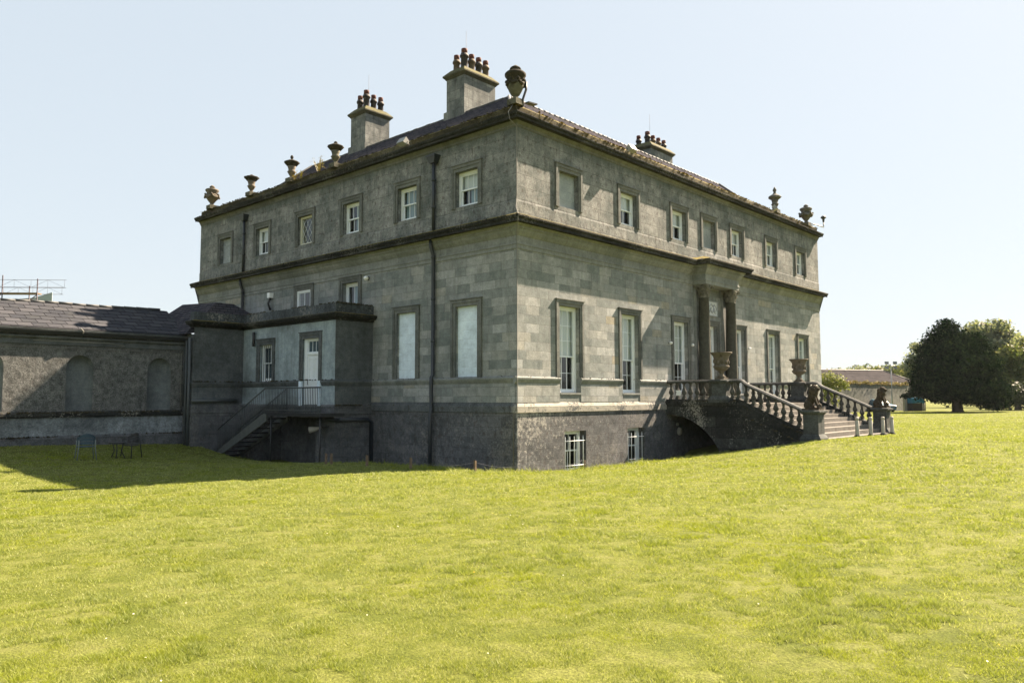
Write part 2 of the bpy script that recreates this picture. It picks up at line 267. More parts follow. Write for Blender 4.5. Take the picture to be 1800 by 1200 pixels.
# ---------------------------------------------------------------- mesh builder
class MB:
    def __init__(s): s.v = []; s.f = []; s.sm = []
    def add(s, vs, fs, smooth=False):
        o = len(s.v); s.v += [tuple(v) for v in vs]; s.f += [tuple(i+o for i in f) for f in fs]; s.sm += [smooth]*len(fs); return s
    def quad(s, a, b, c, d): return s.add([a, b, c, d], [(0, 1, 2, 3)])
    def hexa(s, p):   # p: 8 points, bottom ring 0-3, top ring 4-7
        return s.add(p, [(3, 2, 1, 0), (4, 5, 6, 7), (0, 1, 5, 4), (1, 2, 6, 5), (2, 3, 7, 6), (3, 0, 4, 7)])
    def box(s, x0, x1, y0, y1, z0, z1, P=None):
        p = [(x0, y0, z0), (x1, y0, z0), (x1, y1, z0), (x0, y1, z0), (x0, y0, z1), (x1, y0, z1), (x1, y1, z1), (x0, y1, z1)]
        if P: p = [P(*q) for q in p]
        return s.hexa(p)
    def lathe(s, prof, c=(0, 0, 0), n=20, mod=None, smooth=True, caps=True):
        vs = []; fs = []
        for (r, z) in prof:
            for k in range(n):
                a = 2*math.pi*k/n; q = r*(mod(a, z) if mod else 1)
                vs.append((c[0]+q*math.cos(a), c[1]+q*math.sin(a), c[2]+z))
        m = len(prof)
        for j in range(m-1):
            for k in range(n):
                fs.append((j*n+k, j*n+(k+1) % n, (j+1)*n+(k+1) % n, (j+1)*n+k))
        if caps:
            fs.append(tuple(reversed(range(n)))); fs.append(tuple((m-1)*n+k for k in range(n)))
        return s.add(vs, fs, smooth)
    def tube(s, pts, r, n=8, smooth=True):
        pts = [Vector(p) for p in pts]; vs = []; fs = []; m = len(pts)
        rs = r if isinstance(r, (list, tuple)) else [r]*m
        prev = None
        for i, p in enumerate(pts):
            d = (pts[min(i+1, m-1)]-pts[max(i-1, 0)]).normalized()
            if prev is None: a = d.orthogonal().normalized()
            else: a = (prev-d*prev.dot(d)).normalized()
            prev = a; b = d.cross(a)
            for k in range(n):
                t = 2*math.pi*k/n; vs.append(p+(a*math.cos(t)+b*math.sin(t))*rs[i])
        for j in range(m-1):
            for k in range(n): fs.append((j*n+k, j*n+(k+1) % n, (j+1)*n+(k+1) % n, (j+1)*n+k))
        fs.append(tuple(reversed(range(n)))); fs.append(tuple((m-1)*n+k for k in range(n)))
        return s.add(vs, fs, smooth)
    def ell(s, c, r, n=12, m=8, rot=None, smooth=True):
        vs = []; fs = []
        for j in range(m+1):
            th = math.pi*j/m
            for k in range(n):
                a = 2*math.pi*k/n
                q = Vector((r[0]*math.sin(th)*math.cos(a), r[1]*math.sin(th)*math.sin(a), r[2]*math.cos(th)))
                if rot is not None: q = rot @ q
                vs.append(q+Vector(c))
        for j in range(m):
            for k in range(n): fs.append((j*n+k, (j+1)*n+k, (j+1)*n+(k+1) % n, j*n+(k+1) % n))
        return s.add(vs, fs, smooth)
    def prism(s, poly, P, d0, d1):   # polygon of (u,z), extruded from d0 to d1 ; P(u,d,z)
        n = len(poly); vs = [P(u, d0, z) for u, z in poly]+[P(u, d1, z) for u, z in poly]
        fs = [tuple(range(n)), tuple(reversed(range(n, 2*n)))]+[(i, n+i, n+(i+1) % n, (i+1) % n) for i in range(n)]
        return s.add(vs, fs)
    def sweep(s, poly, prof, closed=True):   # axis-aligned outline (counter-clockwise), profile of (out, z)
        n = len(poly); rings = []
        for i in range(n):
            p = Vector(poly[i]); ns = []
            for a, b in ((i-1, i), (i, i+1)):
                if not closed and (a < 0 or b >= n): continue
                e = Vector(poly[b % n])-Vector(poly[a % n]); ns.append(Vector((e.y, -e.x)).normalized())
            off = ns[0] if len(ns) == 1 or ns[0].dot(ns[1]) > .99 else ns[0]+ns[1]
            rings.append([(p.x+off.x*o, p.y+off.y*o, z) for o, z in prof])
        m = len(prof); vs = [q for rg in rings for q in rg]; fs = []
        for i in range(n if closed else n-1):
            j = (i+1) % n
            for k in range(m-1): fs.append((i*m+k, j*m+k, j*m+k+1, i*m+k+1))
        if not closed: fs += [tuple(reversed(range(m))), tuple((n-1)*m+k for k in range(m))]
        return s.add(vs, fs)
    def build(s, name, mat, parent=None, recalc=True, loc=None):
        me = bpy.data.meshes.new(name)
        off = Vector((0, 0, 0))
        if parent is not None:
            q = parent
            while q is not None:
                if q.name not in LOCAL: off += q.location
                q = q.parent
        vs = s.v if off.length < 1e-9 else [(v[0]-off.x, v[1]-off.y, v[2]-off.z) for v in s.v]
        me.from_pydata(vs, [], s.f)
        me.polygons.foreach_set('use_smooth', s.sm)
        if recalc:
            import bmesh
            bm = bmesh.new(); bm.from_mesh(me); bmesh.ops.recalc_face_normals(bm, faces=bm.faces); bm.to_mesh(me); bm.free()
        me.materials.append(M[mat]); me.update()
        o = bpy.data.objects.new(name, me); COL.objects.link(o)
        if parent is not None: o.parent = parent
        if loc is not None: o.location = loc
        return o

LOCAL = set()        # things whose parts are modelled round their own origin
def thing(name, label, cat, loc=(0, 0, 0), group=None, rz=0.0, local=False):
    o = bpy.data.objects.new(name, None); COL.objects.link(o); o.location = loc; o.rotation_euler.z = rz
    if local: LOCAL.add(o.name)
    o.empty_display_size = .3
    return tag(o, label, cat, group)
def tag(o, label, cat, group=None):
    o['label'] = label; o['category'] = cat
    if group: o['group'] = group
    return o
def struct(o): o['kind'] = 'structure'; return o
def dup(root, loc, label, rz=None, group=None):
    r = root.copy(); COL.objects.link(r); r.location = loc; r['label'] = label
    if rz is not None: r.rotation_euler.z = rz
    if group: r['group'] = group
    for ch in list(root.children):
        c = ch.copy(); COL.objects.link(c); c.parent = r
        for g in list(ch.children):
            d = g.copy(); COL.objects.link(d); d.parent = c
    return r

PF = lambda u, d, z: (u, d, z)                 # entrance front, d = depth behind the wall face
PL = lambda u, d, z: (d, u, z)                 # shaded side front
AX, AY0, AY1, BX = -1.72, 7.5, 14.2, -3.9      # side annex
PA = lambda u, d, z: (AX+d, u, z)

L, W = 25.64, 21.97
# ---------------------------------------------------------------- ground
CP = np.array([(-18.6, -16.7, -1.42), (-14, -20, -1.42), (-25, -12, -1.46), (-8, -12, -1.5), (-12, 2.5, -1.84), (-13.5, 8, -1.74), (-10.4, 14.6, -1.46), (-4.3, 14.6, -1.62),
   (-3.9, 11.5, -2.02), (-3.5, 5.3, -1.93), (-2.9, 1.7, -1.93), (-2.1, -1.9, -1.9), (0.6, -1.8, -2.0), (3.7, -1.8, -2.0), (6.1, -1.8, -2.0), (8.6, -2.3, -1.9),
   (8.7, -4.5, -1.55), (8.6, -6.3, -1.26), (8.4, -7.2, -1.2), (13, -6.8, -1.27), (17.4, -6.4, -1.3), (19, -2.5, -1.4), (26, -2, -1.42), (30, -8, -1.36), (60, 0, -1.44),
   (80, 10, -1.45), (40, -30, -1.3), (0, -22, -1.38), (10, -15, -1.25), (28, 20, -1.6), (60, 40, -1.7), (-20, 12, -1.5), (-30, 5, -1.5), (-8, -4, -1.66), (0, -8, -1.55), (-16, -6, -1.55), (90, -20, -1.4), (-40, -40, -1.5), (30, 60, -1.8), (-30, 50, -1.7)])
def _tps(d): return np.where(d > 1e-9, d*d*np.log(np.maximum(d, 1e-9)), 0.0)
_n = len(CP); _K = _tps(np.linalg.norm(CP[:, None, :2]-CP[None, :, :2], axis=2))+np.eye(_n)*0.6
_A = np.zeros((_n+3, _n+3)); _A[:_n, :_n] = _K; _A[:_n, _n] = 1; _A[:_n, _n+1:] = CP[:, :2]; _A[_n:, :_n] = _A[:_n, _n:].T
_w = np.linalg.solve(_A, np.concatenate([CP[:, 2], np.zeros(3)]))
def ground(x, y):
    x = np.atleast_1d(np.asarray(x, float)); y = np.atleast_1d(np.asarray(y, float)); z = np.full(x.shape, _w[_n])
    z = z+_w[_n+1]*x+_w[_n+2]*y
    for i in range(_n): z = z+_w[i]*_tps(np.hypot(x-CP[i, 0], y-CP[i, 1]))
    far = np.clip((np.hypot(x-10, y)-70)/50, 0, 1); far = far*far*(3-2*far)
    z = z*(1-far)+(-1.46)*far
    z = z+0.035*np.sin(x*.31+1.3)*np.sin(y*.27+.4)*np.clip((np.hypot(x, y)-9)/8, 0, 1)
    d = np.hypot(np.maximum(np.maximum(-x, x-8.9), 0), np.maximum(np.maximum(-y, y-W), 0))
    d2 = np.hypot(np.maximum(np.maximum(AX-x, x), 0), np.maximum(np.maximum(AY0-y, y-AY1), 0))
    q = np.clip((1.9-np.minimum(d, d2))/1.3, 0, 1); q = q*q*(3-2*q)
    return z-0.42*q
def gz(x, y): return float(ground(x, y)[0])

def axis(c0, c1, step):
    a = list(np.arange(c0, c1+1e-6, step)); s_ = step
    while a[-1] < 700: s_ *= 1.22; a.append(a[-1]+s_)
    s_ = step
    while a[0] > -700: s_ *= 1.22; a.insert(0, a[0]-s_)
    return np.array(a)
def make_ground():
    xs, ys = axis(-24, 32, .4), axis(-22, 24, .4)
    X, Y = np.meshgrid(xs, ys); Z = ground(X.ravel(), Y.ravel())
    nx, ny = len(xs), len(ys)
    idx = np.arange(nx*ny).reshape(ny, nx)
    f = np.stack([idx[:-1, :-1], idx[:-1, 1:], idx[1:, 1:], idx[1:, :-1]], -1).reshape(-1, 4)
    me = bpy.data.meshes.new('lawn'); me.from_pydata(np.stack([X.ravel(), Y.ravel(), Z], -1).tolist(), [], f.tolist())
    me.polygons.foreach_set('use_smooth', [True]*len(f))
    t = NT('lawn_turf'); o = t.obj()
    a = t.noise(o, 0.35, 5.0, .6); b = t.noise(o, 2.3, 5.0, .65); c = t.noise(o, 45.0, 3.0, .7)
    col = t.ramp(a, [(.3, (.075, .09, .016)), (.5, (.095, .112, .02)), (.72, (.12, .132, .03))])
    col = t.mix(t.step(b, .42, .66), col, (.12, .13, .04))
    col = t.mix(t.math('MULTIPLY', t.step(b, .52, .4), .5), col, (.05, .066, .01))
    col = t.mix(1.0, col, t.ramp(c, [(.3, (.55, .55, .5)), (.7, (1.4, 1.4, 1.3))]), 'MULTIPLY')
    m = t.out(t.bsdf(col, .95, t.bump(t.math('ADD', c, b), .6, .04), .12)); me.materials.append(m)
    g = bpy.data.objects.new('lawn', me); COL.objects.link(g); struct(g)
make_ground()

def make_grass():
    # short blades over the lawn, thinner in number and larger farther off
    def vn(x, y, sc_, seed):
        g = np.random.default_rng(seed).random((256, 256)); X, Y = x/sc_, y/sc_
        i, j = np.floor(X).astype(int), np.floor(Y).astype(int); f, h_ = X-i, Y-j; f = f*f*(3-2*f); h_ = h_*h_*(3-2*h_)
        i0, j0, i1, j1 = i % 256, j % 256, (i+1) % 256, (j+1) % 256
        return (g[i0, j0]*(1-f)+g[i1, j0]*f)*(1-h_)+(g[i0, j1]*(1-f)+g[i1, j1]*f)*h_
    n = 2300000
    d = np.exp(RNG.uniform(np.log(2.8), np.log(115), n)); a = RNG.uniform(R(-41), R(41), n)+YAW
    x = CAM.x+d*np.sin(a); y = CAM.y+d*np.cos(a)
    inside = ((x > -.08) & (x < L) & (y > -.08) & (y < W)) | ((x > AX-.08) & (x < 0) & (y > AY0-.08) & (y < AY1)) | ((x > BX-.05) & (y > AY1-.05) & (y < 24)) | (y > 14.85) & (x < 0) | ((x > 8.85) & (x < 16.8) & (y > -6.45) & (y < .1))
    clump = .35*vn(x, y, .3, 1)+.4*vn(x+9, y+3, .13, 2)+.25*vn(x, y, .9, 3)
    holes = vn(x+y*.3, y, .21, 6)*.55+vn(x, y+x*.2, .09, 7)*.45
    keep = ~inside & (RNG.random(n) < np.clip((holes-.33)/.13, .03, 1))
    x, y, d, clump = x[keep], y[keep], d[keep], clump[keep]; n = len(x)
    z = ground(x, y); dry = .35*vn(x, y, 1.9, 4)+.4*vn(x, y, .45, 5)+.25*vn(x, y, .16, 8)
    hd = np.hypot(np.maximum(np.maximum(-x, x-9), 0), np.maximum(-y, 0)); rough = np.clip((3.3-hd)/1.2, 0, 1)*(y < 15)
    fade = np.clip((115-d)/20, 0, 1); k = np.clip(d/9, .6, 6)
    h = (.006+.05*np.clip((clump-.3)*1.9, 0, 1)**1.5+.014*RNG.random(n)**2)*np.clip(.7+d/30, .8, 1.3)*(.25+.75*fade)*(1+2.2*rough*RNG.random(n))
    wd = (.0022+.0022*RNG.random(n))*k
    ang = RNG.uniform(0, 2*np.pi, n); bend = RNG.uniform(.4, 1.7, n)*h; ba = RNG.uniform(0, 2*np.pi, n)
    px, py = np.cos(ang)*wd, np.sin(ang)*wd
    V = np.empty((n, 3, 3))
    V[:, 0] = np.stack([x-px, y-py, z-.006], -1); V[:, 1] = np.stack([x+px, y+py, z-.006], -1)
    V[:, 2] = np.stack([x+np.cos(ba)*bend, y+np.sin(ba)*bend, z+h], -1)
    me = bpy.data.meshes.new('lawn_grass'); me.vertices.add(n*3); me.vertices.foreach_set('co', V.ravel())
    me.loops.add(n*3); me.loops.foreach_set('vertex_index', np.arange(n*3))
    me.polygons.add(n); me.polygons.foreach_set('loop_start', np.arange(n)*3); me.polygons.foreach_set('loop_total', np.full(n, 3))
    me.update(calc_edges=True)
    for nm, vv in (('clump', clump), ('dry', dry), ('rnd', RNG.random(n))):
        at_ = me.attributes.new(nm, 'FLOAT', 'FACE'); at_.data.foreach_set('value', vv.astype(np.float32))
    t = NT('grass_blade')
    def att(nm):
        nd = t.t.nodes.new('ShaderNodeAttribute'); nd.attribute_name = nm; return nd.outputs['Fac']
    c = t.ramp(att('rnd'), [(0, (.1, .132, .024)), (.4, (.16, .196, .04)), (.75, (.225, .255, .062)), (.93, (.34, .36, .12)), (1, (.48, .48, .3))])
    c = t.mix(t.step(att('dry'), .45, .75), c, t.mix(.45, c, (.3, .33, .16)))
    c = t.mix(t.math('MULTIPLY', t.step(att('dry'), .46, .24), .6), c, (.23, .265, .012))
    c = t.mix(t.math('MULTIPLY', t.step(att('clump'), .5, .75), .4), c, (.12, .165, .016))
    s1 = t.bsdf(c, .6, None, .25)
    s2 = t.n('ShaderNodeBsdfTranslucent', {'Color': t.mix(1.0, c, (1.4, 1.4, .8), 'MULTIPLY')})
    me.materials.append(t.out(t.n('ShaderNodeMixShader', {0: .4, 1: s1, 2: s2})))
    o = bpy.data.objects.new('lawn_grass', me); COL.objects.link(o); o['kind'] = 'stuff'
    tag(o, 'short sunlit yellow green grass blades covering the lawn', 'grass')
    for nm, mat, cnt, lab in (('daisies', 'daisy', 45, 'tiny white daisies dotted through the lawn'), ('dandelions', 'dandelion', 14, 'tiny yellow flowers dotted through the lawn')):
        mb = MB()
        for _ in range(cnt):
            d_ = math.exp(random.uniform(math.log(4), math.log(22))); a_ = random.uniform(-R(36), R(34))+YAW
            X, Y = CAM.x+d_*math.sin(a_), CAM.y+d_*math.cos(a_)
            if X > -1.8 and Y > -2: continue
            Z = gz(X, Y)+.045; r_ = random.uniform(.005, .009)
            mb.add([(X+r_*math.cos(q), Y+r_*math.sin(q), Z+random.uniform(-.004, .006)) for q in np.arange(6)*math.pi/3], [tuple(range(6))])
        o = mb.build(nm, mat); o['kind'] = 'stuff'; tag(o, lab, 'flowers')
make_grass()

# ---------------------------------------------------------------- the country house
house = thing('country_house', 'large grey stone country house with tall chimneys and a columned entrance front', 'house', (0, 0, 0))
CX = [2.72, 6.46, 10.26, 12.85, 15.58, 19.34, 23.08]            # bays of the entrance front
CY = [2.32, 5.5, 8.98, 12.31, 15.84, 19.31]                     # bays of the shaded side
# openings (u0,u1,z0,z1)
LOW_F = [(c-.58, c+.58, (.41 if i != 3 else .02), 3.4) for i, c in enumerate(CX)]
UP_F = [(c-.55, c+.55, 6.87, 8.12) for c in CX]
UP_L = [(c-.55, c+.55, 6.87, 8.12) for c in CY]
LOW_L = [(c-.53, c+.53, .95, 3.38) for c in CY[:2]]
MEZ_L = [(c-.52, c+.52, 3.5, 4.86) for c in CY[2:4]]
BAS_F = [(2.34, 3.55, -2.34, -.91), (6.13, 7.3, -2.34, -.91)]

def wall_sheet(mb, P, U0, U1, Z0, Z1, ops, reveal, d=0.0):
    us = sorted({U0, U1}|{round(v, 4) for o in ops for v in o[:2]}); zs = sorted({Z0, Z1}|{round(v, 4) for o in ops for v in o[2:4]})
    us = [u for u in us if U0 <= u <= U1]; zs = [z for z in zs if Z0 <= z <= Z1]
    for i in range(len(us)-1):
        for j in range(len(zs)-1):
            uc, zc = (us[i]+us[i+1])/2, (zs[j]+zs[j+1])/2
            if any(o[0] < uc < o[1] and o[2] < zc < o[3] for o in ops): continue
            mb.quad(P(us[i], d, zs[j]), P(us[i+1], d, zs[j]), P(us[i+1], d, zs[j+1]), P(us[i], d, zs[j+1]))
    for (a, b, z0, z1) in ops:
        r_ = d+reveal
        mb.quad(P(a, d, z0), P(a, r_, z0), P(a, r_, z1), P(a, d, z1)); mb.quad(P(b, d, z0), P(b, d, z1), P(b, r_, z1), P(b, r_, z0))
        mb.quad(P(a, d, z1), P(a, r_, z1), P(b, r_, z1), P(b, d, z1)); mb.quad(P(a, d, z0), P(b, d, z0), P(b, r_, z0), P(a, r_, z0))

RV = .42
def plain_sides(mb, z0, z1, p=0.0):
    mb.quad((L+p, -p, z0), (L+p, W+p, z0), (L+p, W+p, z1), (L+p, -p, z1)); mb.quad((L+p, W+p, z0), (-p, W+p, z0), (-p, W+p, z1), (L+p, W+p, z1))
mb = MB(); wall_sheet(mb, PF, 0, L, .1, 5.75, LOW_F, RV); wall_sheet(mb, PL, 0, W, .1, 5.75, LOW_L+MEZ_L, RV); plain_sides(mb, .1, 5.75)
mb.build('main_wall', 'lower', house, recalc=False)
mb = MB(); wall_sheet(mb, PF, 0, L, 5.75, 9.3, UP_F, RV); wall_sheet(mb, PL, 0, W, 5.75, 9.3, UP_L, RV); plain_sides(mb, 5.75, 9.3)
mb.build('attic_wall', 'upper', house, recalc=False)
mb = MB(); wall_sheet(mb, PF, -.06, L+.06, -3.4, -.25, BAS_F, RV, -.06); wall_sheet(mb, PL, -.06, W+.06, -3.4, -.25, [], RV, -.06); plain_sides(mb, -3.4, -.25, .06)
mb.build('basement_wall', 'base', house, recalc=False)
RECT = [(0, 0), (L, 0), (L, W), (0, W)]; FRONTS = [(0, W), (0, 0), (L, 0)]
MB().sweep(RECT, [(.06, -.25), (.1, -.24), (.1, -.04), (.012, .1), (0, .1)]).build('plinth_band', 'plinth', house, recalc=False)
MB().box(1.6, L-1.6, 1.6, W-1.6, -3, 9).build('light_block_core', 'inside', house)  # dark box added inside the empty shell to block light between windows

# pedestal course and dado cap, broken by the windows
def dado(P, u0, u1, e0=0, e1=0):
    mb = MB(); mc = MB()
    mb.box(u0, u1, -.045, .05, .085, .7, P)
    mc.prism([(.0, .69), (.03, .7), (.045, .74), (.06, .76), (.095, .84), (.1, .885), (.045, .93), (.0, .93)], lambda a, b, z: P(b, -a-.0, z), u0-(.0 if not e0 else .1), u1)
    mc.box(u0-(.0 if not e0 else .1), u1, 0, .04, .69, .93, P)
    mb.build('pedestal_course', 'lower', house); mc.build('string_course', 'trim', house)
ed = [0-.045]
for o in LOW_F: ed += [o[0]-.005, o[1]+.005]
ed += [L]
for i in range(0, len(ed), 2): dado(PF, ed[i], ed[i+1], i == 0)
dado(PL, .03, AY0+.3); dado(PL, AY1, W)
# window sills in the broken dado
for i, o in enumerate(LOW_F):
    if i == 3: continue
    q = MB(); q.box(o[0], o[1], -.02, .3, .1, .34, PF); q.box(o[0]-.0, o[1]+.0, -.055, .3, .343, .41, PF); q.build('window_sill', 'trim', house)

# entablature with its break forward over the two columns
XL, XR, PD = 11.32, 14.36, .62
ENT = [(0, W), (0, 0), (XL, 0), (XL, -PD), (XR, -PD), (XR, 0), (L, 0)]
MB().sweep(ENT, [(0, 5.06), (.03, 5.08), (.03, 5.2), (.055, 5.21), (.055, 5.25), (.02, 5.27), (.02, 5.5), (.05, 5.52), (.08, 5.56), (.13, 5.62), (.16, 5.7), (.2, 5.72), (.2, 5.79), (.24, 5.81), (.26, 5.86)], closed=False).build('entablature', 'trim', house, recalc=False)
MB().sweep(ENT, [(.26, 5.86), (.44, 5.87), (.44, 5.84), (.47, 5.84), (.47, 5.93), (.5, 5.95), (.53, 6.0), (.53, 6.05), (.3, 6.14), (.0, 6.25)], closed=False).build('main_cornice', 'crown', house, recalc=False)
q = MB(); q.quad((XL, -PD, 5.06), (XR, -PD, 5.06), (XR, 0, 5.06), (XL, 0, 5.06)); q.quad((XL, -PD, 6.25), (XR, -PD, 6.25), (XR, .0, 6.25), (XL, .0, 6.25)); q.build('portico_soffit', 'trim', house)
MB().sweep(RECT, [(.0, 6.2), (.014, 6.2), (.014, 6.64), (.0, 6.7)]).build('attic_base_course', 'upper', house, recalc=False)
MB().sweep(FRONTS, [(0, 9.12), (.03, 9.13), (.03, 9.2), (.07, 9.24), (.1, 9.28), (.12, 9.3)], closed=False).build('bed_moulding', 'surround', house, recalc=False)
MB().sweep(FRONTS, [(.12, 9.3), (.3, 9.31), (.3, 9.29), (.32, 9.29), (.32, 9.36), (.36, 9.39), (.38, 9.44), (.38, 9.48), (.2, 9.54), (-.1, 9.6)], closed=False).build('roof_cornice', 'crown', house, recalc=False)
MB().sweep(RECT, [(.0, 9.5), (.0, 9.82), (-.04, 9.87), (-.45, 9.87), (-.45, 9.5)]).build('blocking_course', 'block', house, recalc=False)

def tufts(name, mat, spots, n, parent, smin=.02, smax=.06):
    mb = MB()
    for _ in range(n):
        (a, b) = random.choice(spots); t_ = random.random(); p = Vector(a).lerp(Vector(b), t_)
        if mnoise.noise(p*0.9) < -.12 and random.random() < .8: continue
        s_ = random.uniform(smin, smax); p = p+Vector((random.gauss(0, .03), random.gauss(0, .03), random.uniform(-.01, .01)))
        w = [Vector((random.uniform(.7, 1.4)*s_*math.cos(k*2.1+.4), random.uniform(.7, 1.4)*s_*math.sin(k*2.1+.4), -s_*.3)) for k in range(3)]
        mb.add([p+w[0], p+w[1], p+w[2], p+Vector((random.uniform(-.3, .3)*s_, random.uniform(-.3, .3)*s_, s_*random.uniform(.4, .9)))], [(0, 1, 3), (1, 2, 3), (2, 0, 3)])
    o = mb.build(name, mat, parent, recalc=False); o['kind'] = 'stuff'; return o
tufts('moss', 'mossy', [((0, -.33, 9.47), (L, -.33, 9.47)), ((0, -.15, 9.54), (L, -.15, 9.54)), ((0, -.02, 9.84), (L, -.02, 9.84)), ((0, .1, 9.87), (L, .1, 9.87))], 2400, house)
tufts('moss', 'mossdark', [((-.34, 0, 9.47), (-.34, W, 9.47)), ((-.02, 0, 9.85), (-.02, W, 9.85)), ((-.5, -.5, 6.04), (-.5, W, 6.04))], 1900, house)
tufts('moss', 'mossdark', [((-.5, -.47, 6.04), (XL-.4, -.47, 6.04)), ((XL-.5, -PD-.47, 6.04), (XR+.5, -PD-.47, 6.04)), ((XR+.4, -.47, 6.04), (L, -.47, 6.04))], 900, house, .012, .03)
tufts('moss', 'mossdark', [((-.08, 0, .93), (-.08, W, .93)), ((-.07, 2, -.02), (-.07, W, -.02)), ((0, -.08, .93), (9, -.08, .93))], 380, house, .012, .035)

# roof: hipped slate slopes round a flat lead top
s_, zr, ze, e = 4.0, 12.33, 9.62, 1.0
q = MB(); a = [(e, e, ze), (L-e, e, ze), (L-e, W-e, ze), (e, W-e, ze)]; b = [(s_, s_, zr), (L-s_, s_, zr), (L-s_, W-s_, zr), (s_, W-s_, zr)]
for i in range(4): q.quad(a[i], a[(i+1) % 4], b[(i+1) % 4], b[i])
q.quad(*b)
for i in range(4):
    g0 = [(.1, .1, 9.6), (L-.1, .1, 9.6), (L-.1, W-.1, 9.6), (.1, W-.1, 9.6)]; q.quad(g0[i], g0[(i+1) % 4], a[(i+1) % 4], a[i])
roof = q.build('roof', 'roof', house, recalc=False)
q = MB()
for i in range(4):
    p0, p1 = Vector(b[i]), Vector(b[(i+1) % 4]); nseg = 50
    for k in range(nseg):
        c0, c1 = p0.lerp(p1, k/nseg), p0.lerp(p1, (k+.97)/nseg); dz = Vector((0, 0, random.uniform(-.008, .012)))
        q.tube([c0+dz, c1+dz], .055, 6)
    q.tube([Vector(a[i])+Vector((0, 0, .03)), p0+Vector((0, 0, .03))], .07, 6)
q.build('ridge_tiles', 'lead', roof)

# windows --------------------------------------------------------------------------------
def bars(mb, P, u0, u1, z0, z1, d, cols, rows, stile=.05, bar=.02, t=.035, bot=.06):
    mb.box(u0, u0+stile, d, d+t, z0, z1, P); mb.box(u1-stile, u1, d, d+t, z0, z1, P)
    mb.box(u0+stile, u1-stile, d+.001, d+t-.001, z0, z0+bot, P); mb.box(u0+stile, u1-stile, d+.001, d+t-.001, z1-stile*.8, z1, P)
    for k in range(1, cols):
        u = u0+stile+(u1-u0-2*stile)*k/cols; mb.box(u-bar/2, u+bar/2, d+.004, d+t-.004, z0+bot, z1-stile*.8, P)
    for k in range(1, rows):
        z = z0+bot+(z1-z0-bot-stile*.8)*k/rows; mb.box(u0+stile, u1-stile, d+.006, d+t-.006, z-bar/2, z+bar/2, P)
def sash_window(parent, P, o, d, cols, rt, rb, split, blind=None, mat='white', head='white', curtain=None, jamb=.075):
    u0, u1, z0, z1 = o
    f = MB(); f.box(u0, u0+jamb, d, d+.14, z0, z1, P); f.box(u1-jamb, u1, d, d+.14, z0, z1, P); f.box(u0+jamb, u1-jamb, d+.001, d+.139, z0, z0+.05, P)
    f.box(u0+jamb, u1-jamb, d+.001, d+.139, z1-jamb*1.2, z1, P)
    w = f.build('window', mat, parent)
    zs = z0+(z1-z0)*split
    s1 = MB(); bars(s1, P, u0+jamb, u1-jamb, zs-.025, z1-jamb*1.2, d+.03, cols, rt, bot=.05); s1.build('sash', mat, w)
    s2 = MB(); bars(s2, P, u0+jamb, u1-jamb, z0+.05, zs+.02, d+.072, cols, rb, bot=.08); s2.build('sash', mat, w)
    g = MB(); a, b = u0+jamb+.02, u1-jamb-.02
    g.quad(P(a, d+.048, zs), P(b, d+.048, zs), P(b, d+.048, z1-.1), P(a, d+.048, z1-.1)); g.build('pane', 'glass', w)
    g = MB(); g.quad(P(a, d+.09, z0+.1), P(b, d+.09, z0+.1), P(b, d+.09, zs), P(a, d+.09, zs)); g.build('pane', 'glass', w)
    if blind is not None:
        zb = z0+(z1-z0)*blind; g = MB(); g.quad(P(u0+.03, d+.17, zb), P(u1-.03, d+.17, zb), P(u1-.03, d+.17, z1), P(u0+.03, d+.17, z1)); g.build('blind', 'blind', w)
    if curtain:
        g = MB()
        for (ca, cb) in curtain:
            n = 14
            for k in range(n):
                q0, q1 = ca+(cb-ca)*k/n, ca+(cb-ca)*(k+1)/n
                g.quad(*[P(u0+(u1-u0)*qq, d+.2+.02*math.sin(qq*60), zz) for qq, zz in ((q0, z0+.02), (q1, z0+.02), (q1, z1), (q0, z1))])
        g.build('curtain', 'curtain', w)
    return w
def surround(parent, P, o, outer, top, bottom, proj=.065, mat='surround', base=None):
    u0, u1, z0, z1 = o; a, b = u0-outer, u1+outer; q = MB(); st = .1
    # inner fascia, and outer moulded band standing proud
    for (x0, x1, y0, pr) in ((a, a+st, 0, proj), (a+st, u0, 0, proj*.55)):
        q.box(x0, x1, -pr, .02, bottom, top if pr == proj else top-st, P)
    for (x0, x1, pr) in ((b-st, b, proj), (u1, b-st, proj*.55)):
        q.box(x0, x1, -pr, .02, bottom, top if pr == proj else top-st, P)
    q.box(a+st, b-st, -proj, .02, top-st, top, P); q.box(u0, u1, -proj*.55, .02, z1, top-st, P)
    q.box(a-.025, b+.025, -proj-.03, .02, top+.002, top+.032, P)
    return q.build('window_surround', mat, parent)
for i, o in enumerate(LOW_F):
    surround(house, PF, o, .19, 3.6, .935 if i != 3 else .11)
    if i == 3: continue
    sash_window(house, PF, o, .17, 3, 3, 2, .42, blind=(.42 if i in (0, 1, 2, 4) else .38), jamb=.08)
for i, o in enumerate(UP_F):
    surround(house, PF, o, .2, 8.34, 6.83)
    if i in (0, 3):
        q = MB(); q.box(o[0], o[1], .17, .3, o[2], o[3], PF); q.build('blocked_window', 'infill', house)
    else:
        sash_window(house, PF, o, .16, 2 if i in (1, 2) else 3, 1, 1, .5, blind=.5, curtain=[(.04, .55)], jamb=.07)
